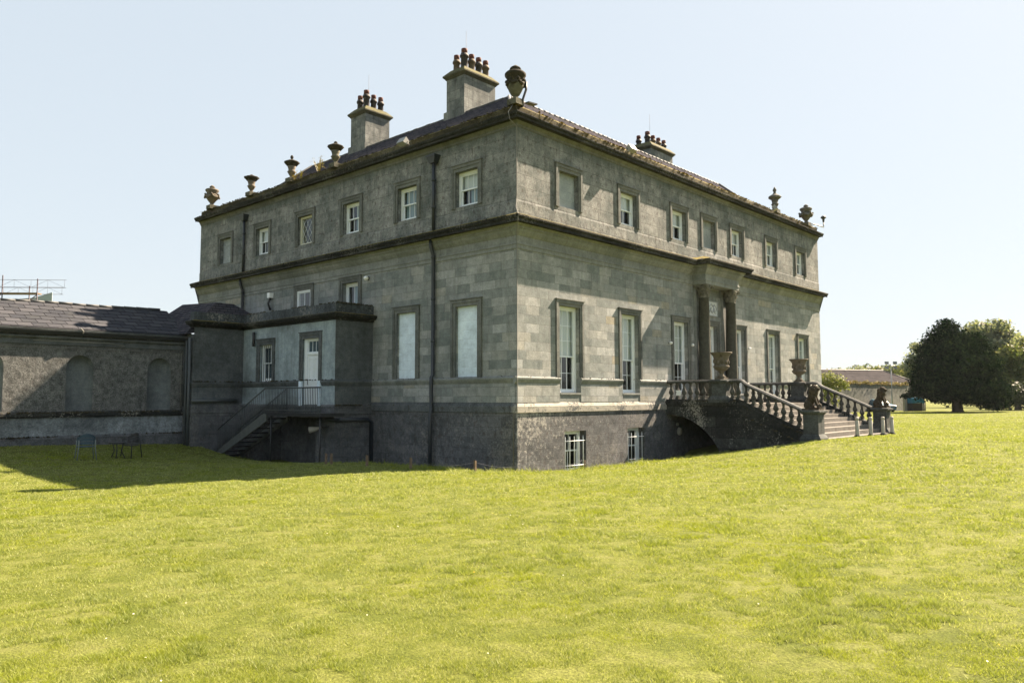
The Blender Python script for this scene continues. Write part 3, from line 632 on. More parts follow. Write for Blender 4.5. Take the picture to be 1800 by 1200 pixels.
for i, o in enumerate(UP_L):
    surround(house, PL, o, .2, 8.34, 6.83)
    if i == 5:
        q = MB(); q.box(o[0], o[1], .17, .3, o[2], o[3], PL); q.build('blocked_window', 'infill', house)
    elif i == 3:
        u0_, u1_, z0_, z1_ = o; d = .12; f = MB(); j = .08
        f.box(u0_, u0_+j, d, d+.14, z0_, z1_, PL); f.box(u1_-j, u1_, d, d+.14, z0_, z1_, PL); f.box(u0_+j, u1_-j, d+.001, d+.139, z0_, z0_+j, PL); f.box(u0_+j, u1_-j, d+.001, d+.139, z1_-j, z1_, PL)
        w = f.build('window', 'cream', house)
        g = MB(); A, B, C_, D_ = u0_+j, u1_-j, z0_+j, z1_-j
        for k in range(-6, 8):
            for sg in (1, -1):
                x0 = A+(B-A)*k/3.5; pts = []
                for q_ in np.linspace(0, 1, 60):
                    uu_, zz_ = x0+sg*q_*(D_-C_)*.62, C_+q_*(D_-C_)
                    if A <= uu_ <= B: pts.append(PL(uu_, d+.06, zz_))
                if len(pts) > 3: g.tube([pts[0], pts[-1]], .009, 4)
        g.build('lattice', 'white', w)
        g = MB(); g.quad(PL(A, d+.07, C_), PL(B, d+.07, C_), PL(B, d+.07, D_), PL(A, d+.07, D_)); g.build('pane', 'glass', w)
        g = MB(); g.quad(PL(A, d+.25, C_), PL(A+.45, d+.25, C_), PL(A+.45, d+.25, D_), PL(A, d+.25, D_)); g.build('curtain', 'curtain', w)
    else:
        sash_window(house, PL, o, .16, 3, 1, 1, .5, blind=.5 if i in (0, 4) else None, curtain={0: [(.04, .62)], 1: [(.3, .95), (.0, .12)], 2: [(.2, .6)], 4: [(.04, .5)]}[i], jamb=.075, mat='white')
for o in LOW_L:
    surround(house, PL, o, .22, 3.6, .935)
    q = MB(); q.box(o[0], o[1], .1, .3, o[2], o[3], PL); q.build('blocked_window', 'whitewall', house)
for i, o in enumerate(MEZ_L):
    surround(house, PL, o, .22, 5.08, 3.3)
    if i == 0: sash_window(house, PL, o, .16, 2, 1, 1, .1, blind=None, curtain=[(.1, .75)], jamb=.08)
    else: sash_window(house, PL, o, -.01, 2, 1, 1, .1, jamb=.06, curtain=None)
# basement windows with white bars
for (a, b, z0, z1) in BAS_F:
    o = (a, b, z0, z1); w = sash_window(house, PF, o, .22, 2, 1, 1, .52, jamb=.07)
    g = MB()
    for k in range(5):
        u = a+.1+k*(b-a-.2)/4; g.tube([PF(u, .0, z0+.02), PF(u, .0, z1-.24), PF(u, .0, z1-.16)], [.016, .016, .004], 6)
    g.tube([PF(a-.02, -.02, z1-.34), PF(b+.02, -.02, z1-.34)], .012, 6); g.tube([PF(a-.02, -.02, z0+.25), PF(b+.02, -.02, z0+.25)], .012, 6)
    g.build('window_bars', 'white', w)
# entrance door
o = LOW_F[3]; q = MB()
q.box(o[0], o[0]+.08, .17, .3, o[2], o[3], PF); q.box(o[1]-.08, o[1], .17, .3, o[2], o[3], PF); q.box(o[0]+.08, o[1]-.08, .171, .299, o[3]-.09, o[3], PF); q.box(o[0]+.08, o[1]-.08, .175, .28, o[2], .7, PF)
door = q.build('entrance_door', 'white', house)
q = MB(); bars(q, PF, o[0]+.08, o[1]-.08, .7, o[3]-.09, .19, 3, 5, bot=.05); q.build('glazing_bars', 'white', door)
q = MB(); q.quad(PF(o[0]+.1, .21, .72), PF(o[1]-.1, .21, .72), PF(o[1]-.1, .21, 3.3), PF(o[0]+.1, .21, 3.3)); q.build('pane', 'glass', door)
q = MB(); q.quad(PF(o[0]+.1, .4, 1.2), PF(o[1]-.1, .4, 1.2), PF(o[1]-.1, .4, 3.3), PF(o[0]+.1, .4, 3.3)); q.build('blind', 'blind', door)
# carved plaque above the door
q = MB(); q.box(12.28, 13.42, -.05, .03, 3.84, 4.5, PF); pl = q.build('carved_plaque', 'plaque', house)
q = MB()
for k, (sx, ph) in enumerate(((-.28, 0), (.05, 1.2), (.33, 2.1))):
    q.tube([PF(12.85+sx+(.03+.012*j)*math.cos(j*.55+ph)*1.2, -.06, 4.16+(.03+.012*j)*math.sin(j*.55+ph)) for j in range(13)], .016, 5)
q.tube([PF(12.45+.8*j/20, -.06, 4.02+.05*math.sin(j*.9)) for j in range(21)], .018, 5)
q.tube([PF(12.5+.7*j/20, -.06, 4.32+.06*math.sin(j*.7+1)) for j in range(21)], .014, 5)
for (x_, z_) in ((12.28, 3.84), ): 
    q.box(x_, 13.42, -.075, -.05, 3.84, 3.875, PF); q.box(x_, 13.42, -.075, -.05, 4.465, 4.5, PF); q.box(x_, x_+.035, -.075, -.05, 3.875, 4.465, PF); q.box(13.385, 13.42, -.075, -.05, 3.875, 4.465, PF)
q.build('relief', 'relief', pl)
# columns
def column(x):
    y = -PD+.25
    c = MB().lathe([(.262, .98), (.262, 1.0), (.258, 1.6), (.25, 2.4), (.235, 3.4), (.212, 4.46), (.225, 4.47), (.225, 4.5)], (x, y, 0), 28) if False else MB().lathe([(.262, .3), (.262, 1.0), (.256, 1.8), (.245, 2.8), (.212, 4.46), (.225, 4.47), (.225, 4.5)], (x, y, 0), 28)
    sh = c.build('column', 'column', house)
    b_ = MB(); b_.lathe([(.36, .1), (.36, .18), (.3, .2), (.3, .23), (.34, .25), (.34, .29), (.275, .3)], (x, y, 0), 28); b_.box(x-.37, x+.37, y-.37, y+.37, -.01, .1); b_.build('column_base', 'capital', sh)
    k = MB(); k.lathe([(.212, 4.5), (.215, 4.62), (.225, 4.8), (.26, 4.92), (.31, 4.985)], (x, y, 0), 24)
    for row, (n, z0, hh, out, ww) in enumerate(((8, 4.5, .24, .075, .075), (8, 4.52, .38, .1, .07))):
        for i in range(n):
            a = 2*math.pi*(i+.5*row)/n
            dirv = Vector((math.cos(a), math.sin(a), 0)); tv = Vector((-math.sin(a), math.cos(a), 0)); c0 = Vector((x, y, 0))
            pr = [(.215, 0, .9), (.232, .5, 1.0), (.25, .85, .9), (.25+out, 1.0, .6), (.26+out, .9, .25)]
            for (r1, t1, w1), (r2, t2, w2) in zip(pr, pr[1:]):
                k.quad(c0+dirv*r1-tv*ww*w1+Vector((0, 0, z0+hh*t1)), c0+dirv*r1+tv*ww*w1+Vector((0, 0, z0+hh*t1)), c0+dirv*r2+tv*ww*w2+Vector((0, 0, z0+hh*t2)), c0+dirv*r2-tv*ww*w2+Vector((0, 0, z0+hh*t2)))
    for sx in (1, -1):
        for sy in (1, -1):
            dv = Vector((sx, sy, 0)).normalized()
            k.tube([Vector((x, y, 4.93))+dv*(.36+(.075-.0055*j)*math.cos(j*.6))+Vector((0, 0, (.075-.0055*j)*math.sin(j*.6))) for j in range(12)], .022, 5)
            k.tube([Vector((x, y, 4.72))+dv*.23, Vector((x, y, 4.86))+dv*.29, Vector((x, y, 4.96))+dv*.38], .022, 5)
    ab = []
    for i in range(4):
        a = math.pi/4+i*math.pi/2
        ab += [(x+.43*math.cos(a-.07), y+.43*math.sin(a-.07)), (x+.43*math.cos(a+.07), y+.43*math.sin(a+.07)), (x+.26*math.cos(a+math.pi/4), y+.26*math.sin(a+math.pi/4))]
    k.add([(p[0], p[1], 4.99) for p in ab]+[(p[0], p[1], 5.058) for p in ab], [tuple(range(12)), tuple(range(12, 24))]+[(i, (i+1) % 12, 12+(i+1) % 12, 12+i) for i in range(12)])
    k.build('capital', 'capital', sh)
column(11.62); column(14.08)
# pilaster strips on the wall behind the columns
q = MB()
for x in (11.62, 14.08): q.box(x-.24, x+.24, -.1, .02, .1, 5.05, PF)
q.build('pilaster', 'trim', house)

# chimneys
def chimney(x0, x1, y0, y1, zb, zc, pots, rod=True):
    c = MB(); c.box(x0, x1, y0, y1, zb+.35, zc); c.box(x0-.09, x1+.09, y0-.09, y1+.09, zb-1.2, zb+.35)
    st = c.build('chimney', 'chim', house)
    PX = [(x0, y0), (x1, y0), (x1, y1), (x0, y1)]
    k = MB(); k.sweep(PX, [(0, zc-.02), (.03, zc-.02), (.05, zc+.02), (.09, zc+.06), (.13, zc+.1), (.13, zc+.16), (-.12, zc+.42), (-.3, zc+.43)]); k.quad((x0+.28, y0+.28, zc+.43), (x1-.28, y0+.28, zc+.43), (x1-.28, y1-.28, zc+.43), (x0+.28, y1-.28, zc+.43)); k.build('chimney_cap', 'chimcap', st, recalc=False)
    for (px, py, hh, r_, m) in pots:
        z0 = zc+.36; p = MB().lathe([(r_*1.02, z0), (r_, z0+.1), (r_*.92, z0+hh-.18), (r_*1.22, z0+hh-.16), (r_*1.22, z0+hh-.08), (r_*.98, z0+hh-.06), (r_*.98, z0+hh)], (px, py, 0), 16).build('chimney_pot', m, st)
        MB().lathe([(r_*.85, z0+hh), (r_*.85, z0+hh+.2), (r_*.8, z0+hh+.21)], (px, py, 0), 14).build('pot_cowl', 'terra' if m != 'potgrey' else 'potdark', st)
    if rod: MB().tube([(x0+.4, y0+.3, zc+.4), (x0+.4, y0+.3, zc+2.1)], .007, 5).build('lightning_rod', 'iron', st)
    return st
def pots_row(x0, x1, yf, yb, n, mats):
    out = [(x0+.32, yb, .56, .145, mats[0])]
    for k in range(n-1): out.append((x0+.3+(x1-x0-.6)*k/(n-2), yf, (.7 if k == 0 else .58), (.16 if k == 0 else .145), mats[k+1]))
    return out
ch = chimney(3.95, 5.86, 6.54, 7.64, 12.2, 14.02, pots_row(3.95, 5.86, 6.85, 7.35, 5, ['pottan', 'potdark', 'pottan', 'potdark', 'pottan']))
chimney(3.95, 5.42, 13.41, 14.58, 12.2, 14.06, pots_row(3.95, 5.42, 13.75, 14.28, 4, ['potdark', 'potdark', 'potdark', 'potdark']))
chimney(18.55, 20.9, 6.5, 7.9, 12.2, 14.3, [(a_, b_, c_*.72, d_, e_) for a_, b_, c_, d_, e_ in pots_row(18.55, 20.9, 6.9, 7.5, 5, ['potdark', 'potdark', 'pottan', 'pottan', 'potdark'])])
# downpipes and the conductor cable on the corner
def downpipe(y, zt, zb):
    q = MB(); x = -.11
    q.tube([(x, y, zt), (x, y, 6.2)], .065, 10); q.tube([(x-.12, y, 5.9), (x-.12, y, 5.6), (x, y, 5.3), (x, y, 1.05), (-.18, y, .95), (-.18, y, .6), (x-.06, y, -.2), (-.22, y, -.3), (-.22, y, zb)], .07, 10)
    for z in (8.0, 7.0, 5.2, 3.7, 2.2): q.tube([(x, y, z), (x, y, z+.09)], .085, 10)
    p = q.build('downpipe', 'pipe', house)
    h = MB(); h.hexa([(-.02, y-.12, zt-.1), (-.02, y+.12, zt-.1), (-.22, y+.12, zt-.1), (-.22, y-.12, zt-.1), (-.0, y-.22, zt+.14), (-.0, y+.22, zt+.14), (-.28, y+.22, zt+.14), (-.28, y-.22, zt+.14)])
    h.box(-.3, 0, y-.24, y+.24, zt+.141, zt+.19); h.build('hopper', 'pipe', p)
downpipe(3.92, 8.75, -2.9); downpipe(17.36, 8.75, 2)
q = MB(); q.tube([(-.05, .12, 9.85), (-.4, .0, 9.5), (-.35, -.02, 9.25), (-.03, -.03, 9.1), (-.035, -.03, 6.8), (-.1, -.05, 6.4), (-.5, -.5, 6.08), (-.5, -.5, 5.85), (-.1, -.08, 5.5), (-.03, -.03, 5.1), (-.03, -.03, 1), (-.12, -.1, .9), (-.06, -.06, .6), (-.06, -.06, .1), (-.13, -.1, -.05), (-.08, .1, -.3), (-.08, .1, -3)], .013, 6); q.build('conductor_cable', 'cable', house)

# ---------------------------------------------------------------- side annex
annex = thing('side_annex', 'low flat roofed stone annex with a white door against the shaded house side', 'annex', (AX, AY0, -2.3))
DO = (8.55, 9.62, -.1, 2.52); WO = (11.86, 12.84, .93, 2.43)
FP = [(0, AY0), (0, AY0)]
mb = MB(); wall_sheet(mb, PA, AY0, AY1, .0, 3.2, [DO, WO], .3); mb.build('wall', 'render', annex, recalc=False)
mb = MB(); mb.quad((AX, AY0, 0), (0, AY0, 0), (0, AY0, 3.2), (AX, AY0, 3.2)); mb.build('return_wall', 'annexdark', annex, recalc=False); mb = MB(); mb.quad((AX, AY1, 0), (BX, AY1, 0), (BX, AY1, 3.2), (AX, AY1, 3.2)); mb.quad((BX, AY1, 0), (BX, 17, 0), (BX, 17, 2.86), (BX, AY1, 2.86)); mb.build('stained_wall', 'annexdark', annex, recalc=False)
AP = [(0, AY0), (AX, AY0), (AX, AY1), (BX, AY1), (BX, 17.0)]; AP = AP[::-1]
PPF = lambda z0: [(.04, z0), (.04, -.38), (.07, -.36), (.07, -.06), (.0, .0)]
for sg, z0 in (([(BX, 17), (BX, AY1), (AX, AY1), (AX, 13.1)], -3.2), ([(AX, 13.1), (AX, 8.62)], -.52), ([(AX, 8.62), (AX, AY0), (0, AY0)], -3.2)):
    MB().sweep(sg, PPF(z0), closed=False).build('plinth', 'annexbase', annex)
q = MB(); xi = -.5; q.quad((xi, 8.62, -3.2), (xi, 13.1, -3.2), (xi, 13.1, -.4), (xi, 8.62, -.4)); q.quad((xi, 8.62, -3.2), (AX-.03, 8.62, -3.2), (AX-.03, 8.62, -.4), (xi, 8.62, -.4)); q.quad((xi, 13.1, -3.2), (AX-.03, 13.1, -3.2), (AX-.03, 13.1, -.4), (xi, 13.1, -.4)); q.quad((xi, 8.62, -.45), (AX-.03, 8.62, -.45), (AX-.03, 13.1, -.45), (xi, 13.1, -.45)); q.box(xi-.05, xi+.03, 9.5, 10.4, -2.8, -.7); q.build('basement_recess', 'annexbase', annex)
for seg in ([(0, AY0), (AX, AY0), (AX, DO[0]-.23)], [(AX, DO[1]+.23), (AX, AY1), (BX, AY1), (BX, 17)]):
    MB().sweep(seg[::-1], [(.0, .7), (.03, .71), (.05, .76), (.09, .84), (.09, .89), (.0, .93)], closed=False).build('string_course', 'annexdark', annex)
AQ = [(BX, AY1+.3), (BX, AY1), (AX, AY1), (AX, AY0), (0, AY0)]
MB().sweep(AQ, [(.0, 3.14), (.05, 3.16), (.08, 3.22), (.2, 3.25), (.22, 3.29), (.26, 3.34), (.26, 3.39), (.05, 3.44)], closed=False).build('cornice', 'crown', annex)
MB().sweep(AQ, [(.0, 3.4), (.03, 3.4), (.03, 3.78), (-.25, 3.8), (-.25, 3.3)], closed=False).build('parapet', 'parapet', annex)
q = MB(); q.quad((AX, AY0, 3.4), (0, AY0, 3.4), (0, 17, 3.4), (AX, 17, 3.4)); q.build('flat_roof', 'lead', annex)
tufts('moss', 'mossdark', [((AX-.2, AY0, 3.32), (AX-.2, AY1, 3.32)), ((AX, AY0, 3.8), (AX, AY1, 3.8)), ((AX, AY0-.2, 3.32), (0, AY0-.2, 3.32)), ((AX, AY0-.02, 3.8), (0, AY0-.02, 3.8))], 700, annex)
tufts('moss', 'mossdark', [((AX-.08, AY0, .93), (AX-.08, AY1, .93)), ((AX, AY0-.08, -.02), (0, AY0-.08, -.02)), ((BX, AY1-.08, .93), (AX, AY1-.08, .93))], 420, annex, .02, .06)
surround(annex, PA, DO, .2, 2.76, .9, mat='annexdark'); surround(annex, PA, WO, .2, 2.66, .93, mat='annexdark')
q = MB(); q.box(DO[0]-.2, DO[0], -.06, .02, -.1, .9, PA); q.box(DO[1], DO[1]+.2, -.06, .02, -.1, .9, PA); q.build('door_block', 'whitewall', annex)
q = MB(); q.box(DO[0], DO[0]+.07, .06, .2, DO[2], DO[3], PA); q.box(DO[1]-.2, DO[1], .06, .2, DO[2], DO[3], PA); q.box(DO[0]+.07, DO[1]-.2, .061, .199, DO[3]-.07, DO[3], PA); q.box(DO[0]+.07, DO[1]-.2, .061, .199, 1.9, 1.98, PA)
u0_, u1_ = DO[0]+.07, DO[1]-.2; q.box(u0_, u1_, .1, .15, DO[2]+.01, 1.9, PA)
for (za, zb) in ((.95, 1.78), (.02, .72)):
    for (ua, ub) in ((u0_+.09, u0_+.36), (u0_+.44, u1_-.09)):
        for bx_ in ((ua, ub, za, za+.03), (ua, ub, zb-.03, zb), (ua, ua+.03, za+.03, zb-.03), (ub-.03, ub, za+.03, zb-.03)): q.box(bx_[0], bx_[1], .085, .1, bx_[2], bx_[3], PA)
door = q.build('door', 'white', annex)
q = MB(); bars(q, PA, u0_, u1_, 1.98, DO[3]-.07, .1, 3, 1, stile=.04, bot=.04); q.build('fanlight', 'white', door)
q = MB(); q.quad(PA(u0_, .12, 2.0), PA(u1_, .12, 2.0), PA(u1_, .12, 2.45), PA(u0_, .12, 2.45)); q.build('pane', 'darkglass', door)
MB().tube([PA(u1_-.07, .07, .95), PA(u1_-.07, .04, .93), PA(u1_-.07, .04, .77), PA(u1_-.07, .07, .75)], .012, 6).build('handle', 'iron', door)
q = MB(); q.box(WO[0], WO[1], .28, .3, WO[2], WO[3], PA); q.build('window_back', 'darkglass', annex)
aw = sash_window(annex, PA, WO, .12, 3, 1, 1, .5, jamb=.07)
q = MB()
for k in range(6): u = WO[0]+.1+k*(WO[1]-WO[0]-.2)/5; q.tube([PA(u, .04, WO[2]+.02), PA(u, .04, WO[3]-.02)], .012, 5)
q.build('window_bars', 'iron', aw)
q = MB(); q.tube([(AX-.18, 6.9, -.62), (AX-.18, 10.5, -.62)], .06, 8)
q = MB(); q.tube([(AX+.1, AY0-.12, -.56), (-.3, AY0-.12, -.56), (-.12, AY0-.12, -.68), (-.12, AY0-.12, -2.9)], .075, 8); q.tube([(AX-.12, 8.4, -.56), (AX-.12, AY0-.12, -.56), (AX+.1, AY0-.12, -.56)], .075, 8); q.build('waste_pipe', 'pipe', annex)
q = MB(); q.tube([(BX-.1, 14.35, 2.7), (BX-.1, 14.35, -2.4)], .06, 8); q.tube([(BX-.1, 14.62, 2.6), (BX-.1, 14.62, -2.4)], .05, 8); q.tube([(BX-.09, 14.85, 2.3), (BX-.09, 14.85, -.1)], .03, 8); q.tube([(AX-.3, AY1-.11, .16), (BX-.1, AY1-.11, .13)], .08, 8)
q.build('drain_pipes', 'greyrail', annex)
q = MB(); q.tube([(AX-.1, 13.2, 3.0), (AX-.1, 13.2, 2.4)], .06, 6); q.build('spout', 'iron', annex)

# ---------------------------------------------------------------- long service wing
YW, WX0 = 15.0, -26.0
wing = thing('service_wing', 'long low roughcast wing with arched niches and purple slate roof', 'wing', (-14, YW, -1.6))
NC = [-4.92-2.96*k for k in range(7)]; NR, NZ0, NZS = .47, -.2, 1.4
mb = MB(); nbs = []
edges = sorted([WX0, BX]+[c+s*NR for c in NC for s in (-1, 1)])
for i in range(len(edges)-1):
    a, b = edges[i], edges[i+1]; c = (a+b)/2
    if any(abs(c-k) < .1 for k in NC):
        k = c; n = 12; nb = MB(); nbs.append(nb); arc = [(k+NR*math.cos(math.pi-math.pi*j/n), NZS+NR*math.sin(math.pi*j/n)) for j in range(n+1)]
        mb.quad((a, YW, NZ0-.2), (b, YW, NZ0-.2), (b, YW, NZ0), (a, YW, NZ0))
        for j in range(n): mb.quad((arc[j][0], YW, arc[j][1]), (arc[j+1][0], YW, arc[j+1][1]), (arc[j+1][0], YW, 2.4), (arc[j][0], YW, 2.4))
        m = 10
        for j in range(m):
            t0, t1 = math.pi*j/m, math.pi*(j+1)/m
            f = lambda t_, z: (k-NR*math.cos(t_), YW+NR*.75*math.sin(t_), z)
            nb.add([f(t0, NZ0), f(t1, NZ0), f(t1, NZS), f(t0, NZS)], [(0, 1, 2, 3)], True)
            for jj in range(6):
                p0, p1 = math.pi/2*jj/6, math.pi/2*(jj+1)/6
                gg = lambda t_, p_: (k-NR*math.cos(t_)*math.cos(p_), YW+NR*.75*math.sin(t_)*math.cos(p_), NZS+NR*math.sin(p_))
                nb.add([gg(t0, p0), gg(t1, p0), gg(t1, p1), gg(t0, p1)], [(0, 1, 2, 3)], True)
        nb.add([(k-NR*math.cos(math.pi*j/m), YW+NR*.75*math.sin(math.pi*j/m), NZ0) for j in range(m+1)], [tuple(range(m+1))])
    else: mb.quad((a, YW, NZ0-.2), (b, YW, NZ0-.2), (b, YW, 2.4), (a, YW, 2.4))
mb.quad((WX0, YW, -3), (WX0, 21, -3), (WX0, 21, 2.8), (WX0, YW, 2.8)); mb.quad((WX0, 21, -3), (BX, 21, -3), (BX, 21, 2.8), (WX0, 21, 2.8))
mb.quad((WX0, YW, 2.4), (BX, YW, 2.4), (BX, YW, 2.86), (WX0, YW, 2.86)); mb.build('wall', 'dash', wing, recalc=False); [x.build('niche', 'niche', wing, recalc=False) for x in nbs]
q = MB(); q.quad((WX0, YW-.03, -3), (BX, YW-.03, -3), (BX, YW-.03, -.4), (WX0, YW-.03, -.4)); q.build('lower_wall', 'lowdash', wing, recalc=False)
LINE = [(WX0, YW), (BX, YW)]
MB().sweep(LINE, [(.0, -.46), (.08, -.45), (.1, -.4), (.1, -.3), (.0, -.22)], closed=False).build('string_course', 'stairstone', wing)
MB().sweep(LINE, [(.0, -3), (.12, -3), (.12, -1.2), (.03, -1.12)], closed=False).build('plinth', 'annexbase', wing)
MB().sweep(LINE, [(.0, 2.2), (.05, 2.22), (.06, 2.4), (.14, 2.46), (.16, 2.52), (.0, 2.56)], closed=False).build('cornice', 'annexdark', wing)
MB().sweep(LINE, [(.06, 2.58), (.2, 2.58), (.24, 2.7), (.22, 2.71), (.1, 2.66), (.02, 2.76)], closed=False).build('gutter', 'iron', wing)
MB().sweep(LINE, [(.02, 2.72), (.24, 2.72), (.25, 2.78), (.0, 2.84)], closed=False).build('eaves_board', 'annexdark', wing)
tufts('moss', 'mossdark', [((WX0, YW-.1, -.27), (BX, YW-.1, -.27)), ((WX0, YW-.1, -1.14), (BX, YW-.1, -1.14))], 1500, wing, .02, .07)
q = MB(); nx = 40
for i in range(nx):
    xa, xb = WX0+(BX+.3-WX0)*i/nx, WX0+(BX+.3-WX0)*(i+1)/nx
    rz_ = lambda x: 4.05+.03*math.sin(x*1.1)-max(0, -8-x)*.05
    for j in range(5):
        f0, f1 = j/5, (j+1)/5
        z_ = lambda x, f: 2.82+(rz_(x)-2.82)*f-.05*math.sin(math.pi*f)
        q.quad((xa, YW-.22+2.72*f0, z_(xa, f0)), (xb, YW-.22+2.72*f0, z_(xb, f0)), (xb, YW-.22+2.72*f1, z_(xb, f1)), (xa, YW-.22+2.72*f1, z_(xa, f1)))
    q.quad((xa, 17.5, rz_(xa)), (xb, 17.5, rz_(xb)), (xb, 21.2, 2.75), (xa, 21.2, 2.75))
wr = q.build('roof', 'wingroof', wing, recalc=False)
q = MB()
for i in range(44): 
    x = WX0+(BX-WX0)*i/44; zz = 4.08+.03*math.sin(x*1.1)-max(0, -8-x)*.05; q.tube([(x, 17.5, zz), (x+.505, 17.5, zz+random.uniform(-.006, .006))], .05, 6)
q.build('ridge_tiles', 'lead', wr)
# small hipped roof over the annex, meeting the wing roof in a valley
q = MB(); E0 = [(-4.15, 14.45, 2.86), (-.3, 14.45, 3.5), (-.3, 18.6, 3.6), (-4.7, 18.6, 2.86)]; T0 = [(-2.5, 15.2, 4.36), (-1.7, 15.2, 4.36), (-1.6, 18.6, 4.55), (-2.4, 18.6, 4.55)]
for i in range(4): q.quad(E0[i], E0[(i+1) % 4], T0[(i+1) % 4], T0[i])
q.quad(*T0); q.build('hip_roof', 'roof', annex, recalc=False)
q = MB(); q.tube([(-9.5, YW-.06, 2.36), (-6.9, YW-.07, 2.36), (-6.3, YW-.06, 2.28)], .018, 6); q.tube([(-7.9, YW-.1, 2.5), (-7.9, YW-.27, 2.75), (-8.0, YW-.27, 2.86)], .022, 6); q.tube([(WX0, YW-.05, 2.14), (BX, YW-.05, 2.1)], .01, 5); q.tube([(-4.05, YW-.05, 2.1), (-4.05, YW-.05, -.3)], .014, 5); q.build('cables', 'cable', wing)

# ---------------------------------------------------------------- metal side staircase
ms = thing('metal_staircase', 'dark metal stair and railed landing leading up to the white side door', 'staircase', (-2.3, 12, -2.2))
q = MB(); q.box(-2.82, AX-.08, 6.75, 10.45, -.42, -.3); q.build('landing', 'iron', ms)
q = MB(); NS = 9; y0_, z0_ = 10.45, -.42; y1_, z1_ = 14.35, -2.18
for (xa, xb) in ((-2.84, -2.76), (-1.9, -1.82)):
    q.prism([(y0_-.1, z0_+.06), (y0_+.15, z0_+.06), (y1_+.35, z1_+.02), (y1_-.1, z1_-.06), (y0_-.1, z0_-.22)], PL, xa, xb)
q.build('stringer', 'concrete', ms)
for k in range(NS):
    t_ = (k+.5)/NS; yy, zz = y0_+(y1_-y0_)*t_, z0_+(z1_-z0_)*t_
    MB().box(-2.76, -1.9, yy-.2, yy+.17, zz-.05, zz).build('tread', 'iron', ms)
def railing(pts, post_every=.105, h=.92, mat='greyrail'):
    q = MB(); top = [Vector(p)+Vector((0, 0, h)) for p in pts]; q.tube(top, .028, 6); q.tube([Vector(p)+Vector((0, 0, .1)) for p in pts], .018, 6)
    rl = q.build('railing', mat, ms)
    for a, b in zip(pts, pts[1:]):
        a, b = Vector(a), Vector(b); n = max(2, int((b-a).length/post_every))
        for k in range(n):
            p = a.lerp(b, k/n); MB().tube([p-Vector((0, 0, .1 if abs(a.z-b.z) > .1 else 0)), p+Vector((0, 0, h))], .014, 5).build('rail_bar', mat, rl)
railing([(-2.8, 6.78, -.3), (-2.8, 10.5, -.3)]); railing([(-2.8, 10.5, -.3), (-2.8, 14.6, -2.16)], .16); railing([(-1.86, 10.5, -.3), (-1.86, 14.1, -1.93)], .18); railing([(-2.85, 14.62, -2.1), (-4.2, 14.5, -1.75)], .16)
q = MB(); q.tube([(-2.7, 10.2, -.4), (-2.7, 10.2, -2.6)], .035, 8); q.tube([(-2.7, 6.95, -.4), (-2.7, 6.95, -2.6)], .035, 8); q.build('support_post', 'iron', ms)

# ---------------------------------------------------------------- entrance steps with balustrades
st = thing('entrance_steps', 'broad stone entrance steps with balustrades descending from the columned front', 'steps', (12.82, -3.2, -1.3))
SX0, SX1 = 8.9, 16.75
for xa, xb in ((SX0, SX0+.42), (SX1-.42, SX1)):
    P = lambda u, d, z: (d, u, z)
    poly = [(-.06, .06), (-.06, -.42)]+[(-2.5*math.sin(k*math.pi/2/10)-.06, -.42-2.3*(1-math.cos(k*math.pi/2/10))) for k in range(1, 11)]+[(-2.5, -3.0), (-6.1, -3.0), (-6.1, -1.1), (-5.6, -1.03), (-3.3, .0), (-3.2, .06)]
    MB().prism(poly, P, xa, xb).build('side_wall', 'stairstone', st)
    # sloping skirt moulding
    o_ = -.035 if xa == SX0 else .035; xf = xa if xa == SX0 else xb
    q = MB(); q.prism([(-2.9, -.5), (-3.3, -.38), (-5.6, -1.38), (-5.6, -1.5)], P, min(xf, xf+o_), max(xf, xf+o_)); q.prism([(-.06, -.06), (-.06, .1), (-3.1, .1), (-3.1, -.06)], P, xf+(o_*1.6 if o_ < 0 else -.3), xf+(.3 if o_ < 0 else o_*1.6)); q.build('base_moulding', 'stairstone', st)
MB().prism([(-.06, 0.0), (-3.3, 0.0), (-3.3, -.5), (-2.3, -.75), (-1.2, -.55), (-.06, -.5)], lambda u, d, z: (d, u, z), SX0+.42, SX1-.42).build('platform', 'tread', st)
NSTEP = 8
for k in range(NSTEP):
    zt = -.155*(k+1); ya = -3.3-.37*k
    MB().box(SX0+.42-(.0 if k < 7 else .0), SX1-.42, ya-.4, ya, zt-.155-.02, zt).build('step', 'tread', st)
def baluster_prof(h):
    k = h/.62
    return [(r_*1.18, z_) for r_, z_ in [(.05, .06*k), (.072, .09*k), (.045, .13*k), (.05, .16*k), (.082, .22*k), (.088, .27*k), (.06, .36*k), (.036, .44*k), (.034, .49*k), (.05, .51*k), (.034, .53*k), (.045, .56*k), (.058, .59*k)]]
def baluster(parent, x, y, zb, h, slope=0.0):
    q = MB(); q.lathe(baluster_prof(h), (x, y, zb), 14, caps=False)
    k = h/.62; s_ = .072
    f = lambda dy: slope*dy
    q.hexa([(x-s_, y-s_, zb+f(-s_)-.01), (x+s_, y-s_, zb+f(-s_)-.01), (x+s_, y+s_, zb+f(s_)-.01), (x-s_, y+s_, zb+f(s_)-.01), (x-s_, y-s_, zb+.065*k), (x+s_, y-s_, zb+.065*k), (x+s_, y+s_, zb+.065*k), (x-s_, y+s_, zb+.065*k)])
    q.hexa([(x-s_*.85, y-s_*.85, zb+.585*k), (x+s_*.85, y-s_*.85, zb+.585*k), (x+s_*.85, y+s_*.85, zb+.585*k), (x-s_*.85, y+s_*.85, zb+.585*k), (x-s_*.85, y-s_*.85, zb+h+f(-s_)+.01), (x+s_*.85, y-s_*.85, zb+h+f(-s_)+.01), (x+s_*.85, y+s_*.85, zb+h+f(s_)+.01), (x-s_*.85, y+s_*.85, zb+h+f(s_)+.01)])
    return q.build('baluster', 'baluster', parent)
SL = (1.05-.0)/2.35
